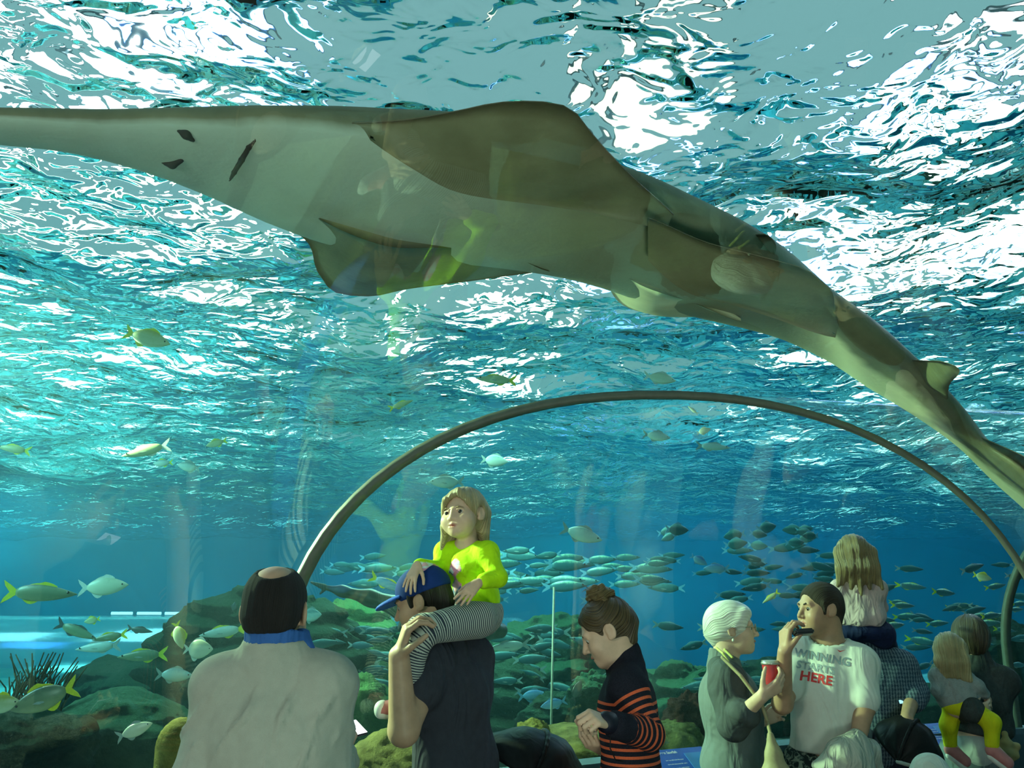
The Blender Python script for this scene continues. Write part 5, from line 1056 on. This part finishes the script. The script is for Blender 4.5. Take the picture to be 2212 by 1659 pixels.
for a in [
    (86, 1281, 5.2, 158, 1, -2, 'slim', 'olive', 'yellow', 'long slim olive fish with a forked yellow tail at the left edge'),
    (223, 1267, 5.6, 106, 1, 4, 'snap', 'pale', 'white', 'pale deep-bodied fish just ahead of the long slim olive fish'),
    (96, 1508, 3.7, 140, -1, -20, 'snap', 'olive', 'yellow', 'large grunt with bright yellow fins and tail, nose down by the sea whips'),
    (0, 1521, 3.7, 84, 1, 6, 'oval', 'yellow', 'yellow', 'yellow fish half out of frame ahead of the large grunt'),
    (290, 1578, 3.6, 76, 1, 22, 'snap', 'pale', 'grey', 'silver fish nose up in front of the dome rock'),
    (387, 1372, 4.6, 58, 1, -70, 'oval', 'yellow', 'yellow', 'yellow angelfish hanging nose down above the white disc fish'),
    (428, 1402, 4.6, 62, 1, 0, 'disc', 'pale', 'white', 'round whitish disc fish with a white tail near the grey jacket'),
    (376, 1458, 5.0, 78, 1, -2, 'snap', 'silver', 'grey', 'grey-green silver fish below the white disc fish'),
    (482, 1365, 5.2, 100, -1, -9, 'slim', 'silver', 'yellow', 'slim yellow-tailed fish in front of the dark ridge by the bald man'),
    (165, 1363, 6.0, 96, 1, -20, 'slim', 'olive', 'dark', 'slim dark fish slanting down behind the strip lamps'),
    (237, 1376, 5.6, 74, -1, -10, 'slim', 'olive', 'yellow', 'olive fish with yellow tail crossing the slanting dark fish'),
    (212, 1398, 5.8, 94, -1, -6, 'slim', 'silver', 'grey', 'faint grey fish just under the olive yellow-tailed fish'),
    (302, 1361, 6.2, 56, 1, -8, 'slim', 'dark', 'dark', 'small dark fish below the strip lamps'),
    (308, 1416, 5.6, 104, -1, -4, 'slim', 'olive', 'yellow', 'long dim fish with greenish tail left of the white disc fish'),
    (199, 1340, 6.0, 34, -1, -12, 'oval', 'yellow', 'yellow', 'small yellow fish just below the strip lamps'),
    (318, 730, 4.3, 112, 1, -16, 'snap', 'yellow', 'yellow', 'yellowish fish high up under the ripples at the left'),
    (316, 973, 4.8, 108, -1, -14, 'slim', 'yellow', 'white', 'brassy slim fish in open water at mid left'),
    (30, 970, 5.2, 78, -1, 8, 'slim', 'yellow', 'yellow', 'yellow-tailed fish leaving the left edge below the ripples'),
    (468, 957, 5.6, 48, -1, -16, 'snap', 'yellow', 'yellow', 'small yellow fish right of the brassy slim fish'),
    (352, 1000, 6.2, 44, -1, -4, 'snap', 'silver', 'yellow', 'faint little fish under the brassy slim fish'),
    (408, 1008, 6.2, 52, -1, 10, 'oval', 'silver', 'grey', 'dim oval fish right of the faint little fish'),
    (866, 874, 5.4, 58, 1, 20, 'slim', 'yellow', 'yellow', 'greenish yellow fish under the sawfish fin'),
    (1072, 820, 5.6, 92, -1, 4, 'slim', 'yellow', 'yellow', 'long yellowish fish above the arch crown'),
    (1425, 817, 5.6, 74, 1, -10, 'snap', 'pale', 'white', 'pale fish just above the top of the arch seam'),
    (1520, 931, 4.9, 34, 1, 18, 'oval', 'pale', 'white', 'small bright white fish under the arch crown'),
    (1497, 886, 4.9, 30, -1, 40, 'slim', 'pale', 'white', 'tiny white fish touching the arch crown'),
    (1540, 965, 6.4, 76, 1, -4, 'slim', 'silver', 'grey', 'faint long fish below the small bright white fish'),
    (1418, 942, 6.4, 62, 1, -8, 'snap', 'silver', 'grey', 'faint fish left of the small bright white fish'),
    (965, 1041, 6.0, 78, -1, 0, 'snap', 'silver', 'grey', 'pale fish left of the lime-shirted girl'),
    (1068, 995, 6.4, 60, 1, -6, 'oval', 'silver', 'grey', 'pale oval fish above the lime-shirted girl'),
    (1256, 1154, 6.2, 92, 1, -17, 'snap', 'silver', 'grey', 'grey fish slanting down to the right of the lime shirt'),
    (1665, 1290, 5.4, 44, -1, -34, 'slim', 'yellow', 'yellow', 'thin golden fish between white hair and white tee'),
    (838, 1262, 5.6, 86, 1, -24, 'slim', 'blue', 'yellow', 'blue fish with yellow tail behind the cap brim'),
    (672, 1329, 6.2, 44, 1, 4, 'disc', 'silver', 'grey', 'roundish fish beside the bald head'),
    (505, 1311, 6.0, 22, 1, 80, 'oval', 'dark', 'dark', 'small dark fish on the crest of the dark ridge'),
    (545, 1332, 6.0, 40, 1, 10, 'oval', 'silver', 'grey', 'pale oval fish left of the bald head'),
    (1246, 1492, 5.8, 44, 1, 66, 'oval', 'dark', 'dark', 'black oval fish left of the striped jumper'),
    (1196, 1520, 5.9, 56, -1, -14, 'snap', 'blue', 'blue', 'blue fish behind the pale hanging line'),
    (1150, 1502, 6.6, 60, 1, 6, 'snap', 'blue', 'blue', 'dim blue fish left of the pale hanging line'),
    (1100, 1396, 5.9, 88, -1, -6, 'slim', 'silver', 'grey', 'long green-silver fish right of the charcoal tee'),
    (1510, 1210, 6.4, 40, 1, -30, 'oval', 'blue', 'blue', 'blue oval fish above the white hair'),
    (1548, 1228, 6.2, 56, -1, 0, 'snap', 'blue', 'blue', 'bright blue fish above the white hair facing away'),
    (2122, 1246, 5.9, 40, 1, -14, 'oval', 'yellow', 'yellow', 'orange-yellow fish beside the far seam')]:
    fish(*a)
# a brown shark slips behind the capped man
S = Soft(); Ys = 5.7; S.chain([at(688, 1266, Ys), at(740, 1277, Ys), at(800, 1292, Ys), at(870, 1313, Ys), at(950, 1336, Ys), at(1030, 1356, Ys + .1), at(1080, 1362, Ys + .2)], (.012, .028, .045, .066, .095, .09, .05), .05); V, F = S.build(.016)
sk = mesh('shark', V, F, fish_mat('shark_skin', (.035, .035, .02), (.05, .048, .028), (.11, .11, .07))); tag(sk, 'brown shark passing behind the capped man', 'shark')
S = Soft(); S.chain([at(700, 1268, Ys), at(672, 1258, Ys)], (.020, .006), .01); S.chain([at(704, 1270, Ys), at(690, 1284, Ys)], (.014, .005), .01); V, F = S.build(.008); mesh('tail_fin', V, F, FNM['dark'], sk)
S = Soft(); S.chain([at(880, 1330, Ys - .06), at(862, 1360, Ys - .12)], (.045, .012), .02); V, F = S.build(.012); mesh('pectoral_fin', V, F, FNM['dark'], sk)
# shoals: many alike
def shoal(n, x0, x1, y0, y1, Y0, Y1, L0, L1, kind, m, fm, label, group, seed, dr=None, flat=6, parts=True):
    r = np.random.default_rng(seed)
    for i in range(n):
        fish(r.uniform(x0, x1), r.uniform(y0, y1), r.uniform(Y0, Y1), r.uniform(L0, L1), (1 if r.random() < .5 else -1) if dr is None else dr, r.normal() * flat, kind, m, fm, label, group, r.uniform(-25, 25), parts)
shoal(34, 1010, 1420, 1200, 1270, 7.0, 9.5, 56, 100, 'jack', 'shoal', 'blue', 'bright-backed slim fish of the shoal left of and above the bun', 'shoal beyond the arch', 1, 1, 3)
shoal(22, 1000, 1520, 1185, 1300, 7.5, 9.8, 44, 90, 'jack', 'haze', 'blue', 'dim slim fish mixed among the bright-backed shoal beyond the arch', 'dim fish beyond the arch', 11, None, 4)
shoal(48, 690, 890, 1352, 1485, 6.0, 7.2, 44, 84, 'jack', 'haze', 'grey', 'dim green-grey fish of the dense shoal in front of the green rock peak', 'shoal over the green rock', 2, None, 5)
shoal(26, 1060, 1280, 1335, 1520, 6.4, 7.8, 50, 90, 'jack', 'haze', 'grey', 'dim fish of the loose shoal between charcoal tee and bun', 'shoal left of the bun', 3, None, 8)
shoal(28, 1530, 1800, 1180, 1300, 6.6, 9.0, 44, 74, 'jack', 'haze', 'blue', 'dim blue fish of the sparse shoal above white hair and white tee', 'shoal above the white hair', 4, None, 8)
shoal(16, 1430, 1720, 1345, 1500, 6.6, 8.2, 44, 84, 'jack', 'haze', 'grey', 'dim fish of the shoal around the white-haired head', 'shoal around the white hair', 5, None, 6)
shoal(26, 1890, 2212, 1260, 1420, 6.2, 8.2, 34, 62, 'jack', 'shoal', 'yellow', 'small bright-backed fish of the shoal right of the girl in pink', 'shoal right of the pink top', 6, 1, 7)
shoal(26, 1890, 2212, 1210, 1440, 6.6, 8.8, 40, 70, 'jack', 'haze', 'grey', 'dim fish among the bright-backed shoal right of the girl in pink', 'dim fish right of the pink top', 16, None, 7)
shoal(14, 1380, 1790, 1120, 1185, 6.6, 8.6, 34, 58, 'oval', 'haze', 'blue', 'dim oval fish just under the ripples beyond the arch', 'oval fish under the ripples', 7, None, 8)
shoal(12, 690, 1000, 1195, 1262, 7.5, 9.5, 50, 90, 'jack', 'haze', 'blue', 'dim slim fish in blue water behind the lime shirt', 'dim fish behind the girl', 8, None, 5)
# ------------------------------------------------------------------ things held and standing about
def rbox(name, c, sx, sy, sz, R, m, parent=None, bev=.004):
    bm = bmesh.new(); bmesh.ops.create_cube(bm, size=1); bmesh.ops.scale(bm, vec=(sx, sy, sz), verts=bm.verts)
    if bev: bmesh.ops.bevel(bm, geom=bm.edges[:], offset=bev, segments=2, affect='EDGES')
    V = np.array([v.co[:] for v in bm.verts]); F = [tuple(v.index for v in f.verts) for f in bm.faces]; bm.free()
    return mesh(name, np.asarray(c) + V @ np.asarray(R).T, F, m, parent, smooth=False)
PH = mat('phone_case', (.02, .02, .025), .35, .5)
g = Nodes('lit_screen'); g.surf(g.n('Emission', Color=(.92, .97, 1.0), Strength=2.2)); SCR = g.m
g = Nodes('lit_screen_cyan'); g.surf(g.n('Emission', Color=(.35, .9, .95), Strength=1.2)); SCRC = g.m
def basis(x, z):
    x = unit(x); z = np.asarray(z, float); z = unit(z - x * (z @ x)); return np.stack([x, np.cross(z, x), z], 1)
# lit phone of the bald man: four corners in the picture
c = at(763, 1575, 2.93); R = basis((.80, .28, .52), (-.40, .10, .90)); R = basis(at(786, 1566, 2.98) - at(741, 1577, 2.90), at(752, 1553, 2.97) - at(752, 1597, 2.88))
o = rbox('phone', c, .078, .009, .066, R, PH); tag(o, 'phone with a glowing white screen in the bald man\'s hand', 'phone')
rbox('screen', c - R[:, 1] * .0052 * (1 if R[1, 1] > 0 else -1), .070, .001, .058, R, SCR, o, 0)
c = at(1735, 1366, 4.02); R = basis((.95, .1, .05), (.1, .3, 1)); o = rbox('phone', c, .085, .05, .022, R, PH, bev=.006); tag(o, 'dark phone held flat at the chin of the white-tee man', 'phone'); rbox('screen', c + R[:, 2] * .0112, .07, .04, .001, R, mat('dark_glass', (.03, .04, .06), .1, .6), o, 0)
c = at(1947, 1513, 4.66); R = basis((1, .1, .1), (0, .3, 1)); o = rbox('phone', c, .035, .008, .034, R, PH, bev=.002); tag(o, 'small cyan-lit phone by the woven shirt\'s elbow', 'phone'); rbox('screen', c - R[:, 1] * .0046, .031, .001, .030, R, SCRC, o, 0)
# red cup
def lathe(prof, n=24):
    V = [(r * math.cos(2 * math.pi * j / n), r * math.sin(2 * math.pi * j / n), z) for r, z in prof for j in range(n)]
    F = [(i * n + j, i * n + (j + 1) % n, (i + 1) * n + (j + 1) % n, (i + 1) * n + j) for i in range(len(prof) - 1) for j in range(n)] + [tuple(range(n))[::-1], tuple(range((len(prof) - 1) * n, len(prof) * n))]
    return np.array(V), F
c = at(1667, 1456, 4.10); V, F = lathe([(.030, -.065), (.031, -.062), (.040, .04), (.040, .042)]); o = mesh('cup', V + c, F, mat('red_card', (.42, .022, .03), .5, .4)); tag(o, 'red takeaway cup with a silvery lid held by the white-haired woman', 'cup')
V, F = lathe([(.043, .040), (.0435, .048), (.041, .050), (.039, .058), (.012, .059)]); mesh('lid', V + c, F, mat('silver_lid', (.42, .42, .36), .3, .6, Metallic=.6), o)
# handbag of the white-haired woman
BAG = mat('tan_leather', (.34, .28, .15), .6, .3, .12, 40); S = Soft(); S.chain([at(1664, 1588, 4.02), at(1671, 1630, 4.02), at(1677, 1670, 4.02)], (.014, .034, .052), .02); S.ell(at(1679, 1700, 4.02), (.085, .045, .085), None, .04); V, F = S.build(.009); o = mesh('handbag', V, F, BAG); tag(o, 'tan leather handbag at the side of the white-haired woman', 'bag')
S = Soft(); S.chain([at(1560, 1420, 4.22), at(1600, 1460, 4.16), at(1645, 1520, 4.12), at(1658, 1560, 4.12), at(1664, 1586, 4.02)], (.008,) * 5, .003); V, F = S.build(.005); mesh('strap', V, F, BAG, o)
# paper bag of the dark-haired woman
S = Soft(); S.chain([at(2168, 1588, 4.98), at(2172, 1606, 4.98)], (.018, .035), .02); S.ell(at(2176, 1622, 4.98), (.055, .03, .062), None, .02); S.cone(at(2164, 1640, 4.98), at(2192, 1612, 4.98), .02, .02, .02); V, F = S.build(.007)
V = V + S.N * (.008 * np.sin(V @ np.array([60, 20, 45])) * np.sin(V @ np.array([-30, 10, 70])))[:, None]; o = mesh('paper_bag', V, F, mat('brown_paper', (.40, .30, .13), .8, .2, .1, 20)); tag(o, 'crumpled brown paper bag hanging from the dark-jacketed woman\'s hand', 'bag')
# words on the white tee
def text_mesh(s, size, name, m, spacing=1.0, shear=0.0, extr=0.0):
    cu = bpy.data.curves.new(name, 'FONT'); cu.body = s; cu.size = size; cu.align_x = 'CENTER'; cu.align_y = 'CENTER'; cu.space_character = spacing; cu.shear = shear; cu.extrude = extr; cu.offset = size * .03
    o = bpy.data.objects.new(name, cu); COL.objects.link(o); dg = bpy.context.evaluated_depsgraph_get(); me = bpy.data.meshes.new_from_object(o.evaluated_get(dg)); bpy.data.objects.remove(o)
    me.materials.clear(); me.materials.append(m); o = bpy.data.objects.new(name, me); COL.objects.link(o); return o
def stick_on(o, target, mx, n, off=.0025):
    "lay flat lettering onto a garment: cast every corner along n"
    bvh = BVHTree.FromPolygons([v.co[:] for v in target.data.vertices], [p.vertices[:] for p in target.data.polygons])
    bm = bmesh.new(); bm.from_mesh(o.data); bmesh.ops.triangulate(bm, faces=bm.faces); bmesh.ops.subdivide_edges(bm, edges=[e for e in bm.edges if e.calc_length() > .012], cuts=2)
    for v in bm.verts:
        w = mx @ v.co; h = bvh.ray_cast(w, Vector(n)); v.co = (h[0] - Vector(n) * off) if h[0] is not None else w
    bm.to_mesh(o.data); bm.free(); o.parent = target
tee_f = frame(203)[:, 1]; tee_r = -frame(203)[:, 0]
def tee_word(s, px, py, wid, m, name='lettering', rows=1.0, roll=-10):
    o = text_mesh(s, .1, name, m, 1.02); bb = [v.co[:] for v in o.data.vertices]; w0 = max(v[0] for v in bb) - min(v[0] for v in bb); h0 = max(v[1] for v in bb) - min(v[1] for v in bb); k = wid / w0
    x = Vector(tee_r); z = Vector((0, 0, 1)); a = math.radians(roll); x2 = x * math.cos(a) + z * math.sin(a); z2 = z * math.cos(a) - x * math.sin(a)
    c = Vector(at(px, py, 4.22)) + Vector(tee_f) * .25; nrm = -Vector(tee_f)
    mx = Matrix.Translation(c) @ Matrix(((x2.x, z2.x, -nrm.x), (x2.y, z2.y, -nrm.y), (x2.z, z2.z, -nrm.z))).to_4x4() @ Matrix.Diagonal((k, k * rows, k, 1)); stick_on(o, tee, mx, nrm); return o
GRYT = mat('grey_print', (.22, .27, .30), .8); REDT = mat('red_print', (.60, .05, .05), .8)
tee_word('WINNING', 1775, 1421, .245, GRYT, rows=.95); tee_word('STARTS', 1761, 1443, .165, mat('pale_grey_print', (.30, .35, .36), .8), rows=.92); tee_word('HERE', 1763, 1466, .135, REDT, rows=.95)
# small red tick mark by the collar
tk = mesh('emblem', [(-.018, .006, 0), (-.006, -.006, 0), (.022, .004, 0), (-.004, -.001, 0)], [(0, 1, 3), (1, 2, 3)], REDT, smooth=False)
x = Vector(tee_r); mx = Matrix.Translation(Vector(at(1816, 1406, 4.2)) + Vector(tee_f) * .25) @ Matrix(((x.x, 0, tee_f[0]), (x.y, 0, tee_f[1]), (0, 1, 0))).to_4x4(); stick_on(tk, tee, mx, -Vector(tee_f))
# information panels leaning on the sill
def panel(px, py, Y, w, h, head, label, ang=38):
    d = unit(np.array([.86, .51, 0])); up = np.array([0, 0, 1]); nn = np.array([.51, -.86, 0]); a = math.radians(ang); z = up * math.sin(a) - nn * math.cos(a); R = np.stack([d, np.cross(z, d), z], 1); c = at(px, py, Y)
    o = rbox('information_panel', c, w, .014, h, R, mat('panel_blue', (.012, .10, .50), .4, .4, .06)); tag(o, label, 'sign')
    f = -R[:, 1] if (-R[:, 1])[2] > 0 else R[:, 1]; R2 = np.stack([d, z, np.cross(d, z)], 1); s_ = 1 if R2[:, 2] @ f > 0 else -1
    rbox('picture', c + d * w * .27 + f * .0085 - z * h * .02, w * .36, .002, h * .78, R, mat('panel_picture', (.05, .24, .62), .4, .4, .2, 8), o, 0)
    WHT = mat('white_print', (.75, .78, .8), .6)
    def line(s, x, y, size):
        t = text_mesh(s, size, 'lettering', WHT); t.data.transform(Matrix.Translation(Vector(c + d * x + z * y + f * .0088)) @ Matrix(R2.tolist()).to_4x4()); t.parent = o
    line(head, -w * .20, h * .41, .021)
    for i in range(5): line(('large ray with a long flat snout', 'edged with sharp tooth-like scales', 'it glides over the sandy bottom', 'and sweeps its snout to stun fish', 'hiding in the shallow sea grass')[i], -w * .15, h * (.25 - i * .085), .0085)
    for sx in (-.3, .3): mesh('bracket', *rod(c + d * w * sx - f * .01, c + d * w * sx - f * .12 - up * .08, .012, 8), mats=PH, parent=o)
    return o
panel(1492, 1668, 4.40, .33, .28, 'Green Sawfish', 'blue information panel on the sill beside the striped jumper')
panel(2030, 1592, 5.42, .22, .20, 'Reef', 'blue information panel half hidden behind the toddler')
# strollers
HOODM = cloth_mat('black_hood', (.008, .008, .009), .2, 400, .15, .5); METAL = mat('stroller_metal', (.03, .03, .033), .35, .6, Metallic=.6); PIPE = mat('pale_piping', (.40, .42, .38), .6); TYRE = mat('tyre_rubber', (.012, .012, .012), .8)
def stroller(c, yaw, rx, ry, rz, label, z_hood, sc=1.0, pipe=PIPE, hood_y=-.05):
    "c: ground point under the seat; hood is a folded dome"
    R = frame(yaw); w = lambda p: np.array([c[0], c[1], 0]) + R @ np.array(p); o = empty('stroller', (0, 0, 0)); tag(o, label, 'stroller')
    V = []; n, k = 15, 17
    for i in range(n):
        a = math.radians(-10 + 150 * i / (n - 1)); pl = 1 + .025 * math.sin(i * math.pi / 2)
        for j in range(k):
            b = math.pi * j / (k - 1); q = np.array([rx * math.cos(b), ry * math.sin(b) * math.cos(a) , rz * math.sin(b) * math.sin(a)]) * pl; V.append(w(q + np.array([0, hood_y, z_hood])))
    F = [(i * k + j, i * k + j + 1, (i + 1) * k + j + 1, (i + 1) * k + j) for i in range(n - 1) for j in range(k - 1)]; hd = mesh('hood', V, F, HOODM, o)
    md = hd.modifiers.new('thick', 'SOLIDIFY'); md.thickness = .012
    for i in (0, 7): S = Soft(); S.chain([np.array(V[i * k + j]) + R @ np.array([0, 0, .004]) for j in range(k)], (.009,) * k, .003); a_, b_ = S.build(.006); mesh('piping', a_, b_, pipe if i == 0 else HOODM, hd)
    S = Soft(); S.ell(w((0, .05, .42)), (rx * .85, .20, .06), R, .03); S.ell(w((0, -.14, .62)), (rx * .85, .05, .24), R @ np.array([[1, 0, 0], [0, .95, .3], [0, -.3, .95]]), .03); a_, b_ = S.build(.015); mesh('seat', a_, b_, HOODM, o)
    ms = []
    for q in (-1, 1):
        x = rx * .95 * q; ms += [rod(w((x, .38, .16)), w((x, -.30, .95)), .014), rod(w((x, -.32, .14)), w((x, .10, .50)), .014)]
    ms.append(rod(w((-rx * .95, -.30, .95)), w((rx * .95, -.30, .95)), .018)); a_, b_ = joinm(*ms); mesh('frame', a_, b_, METAL, o)
    for x in (-1, 1):
        for y, r in ((.38, .10), (-.32, .13)):
            a_, b_ = ring_tube(w((x * rx * .95, y, r + .012)), R @ np.array([[0, 1, 0], [1, 0, 0], [0, 0, 1]]), r, r, .022, 20, 8); wh = mesh('wheel', a_, b_, TYRE, o)
            mesh('hub', *rod(w((x * rx * .95 - .02, y, r + .012)), w((x * rx * .95 + .02, y, r + .012)), r * .8, 14), mats=METAL, parent=wh)
    return o
q = at(1125, 1640, 3.75); stroller((q[0] + .24, q[1] + .03), 80, .19, .24, .17, 'black stroller with a rounded hood behind the charcoal tee', q[2] - .05, pipe=HOODM, hood_y=-.24)
q = at(1988, 1620, 4.50); stroller((q[0] + .03, q[1]), 128, .135, .17, .20, 'black stroller with pale edging pushed by the man in the woven shirt', q[2] - .05, hood_y=-.10)
S = Soft(); c = at(2014, 1680, 4.30); hd = Head(c, 60, 0, 0, .78, True, 1.08); hd.add(S, c + (0, .02, -.14), .042, False); S.ell(c + (0, .03, -.27), (.10, .08, .13), None, .04); S.chain([c + (-.09, .02, -.2), c + (-.13, -.05, -.30), c + (-.05, -.10, -.36)], (.035, .03, .025), .02); S.chain([c + (.09, .02, -.2), c + (.13, -.05, -.30), c + (.05, -.10, -.36)], (.035, .03, .025), .02)
V, F = S.build(.009, [(*hd.box(), .005)]); kid = mesh('person', V, F, SKIN_F); attr(kid, 'lips', hd.lips(V)); tag(kid, 'small child in a white hat sitting in the stroller with pale edging', 'person'); eyes(hd, kid, EYE)
S = Soft(); cap_shell(S, hd, .014); S.cut(hd.w((0, 0, .03)), (0, 0, -1), .01); S.ell(hd.w((0, -.01, .035)), (.082, .095, .02), hd.R, .02); garment('hat', S, .005, cloth_mat('white_hat', (.55, .57, .50), .08, 120, .6), kid)
S = Soft(); S.ell(c + (0, .03, -.28), (.115, .095, .14), None, .04); S.chain([c + (-.09, .02, -.2), c + (-.13, -.05, -.30)], (.045, .04), .02); S.chain([c + (.09, .02, -.2), c + (.13, -.05, -.30)], (.045, .04), .02); garment('top', S, .009, cloth_mat('grey_infant_top', (.12, .13, .13)), kid)
# ------------------------------------------------------------------ origins: put every thing's origin at its own base
for o in [x for x in COL.objects if x.parent is None and x.type in ('MESH', 'EMPTY') and x.get('category') and x.matrix_world == Matrix.Identity(4)]:
    ch = [o] + list(o.children_recursive); ms = [c for c in ch if c.type == 'MESH']
    if any(c.data.users > 1 for c in ms): continue
    P = np.concatenate([np.array([v.co[:] for v in c.data.vertices]) for c in ms if len(c.data.vertices)])
    b = Vector(((P[:, 0].min() + P[:, 0].max()) / 2, (P[:, 1].min() + P[:, 1].max()) / 2, P[:, 2].min()))
    for c in ms: c.data.transform(Matrix.Translation(-b))
    o.location = b
bpy.context.view_layer.update()
print('script seconds', round(time.time() - T0, 1))
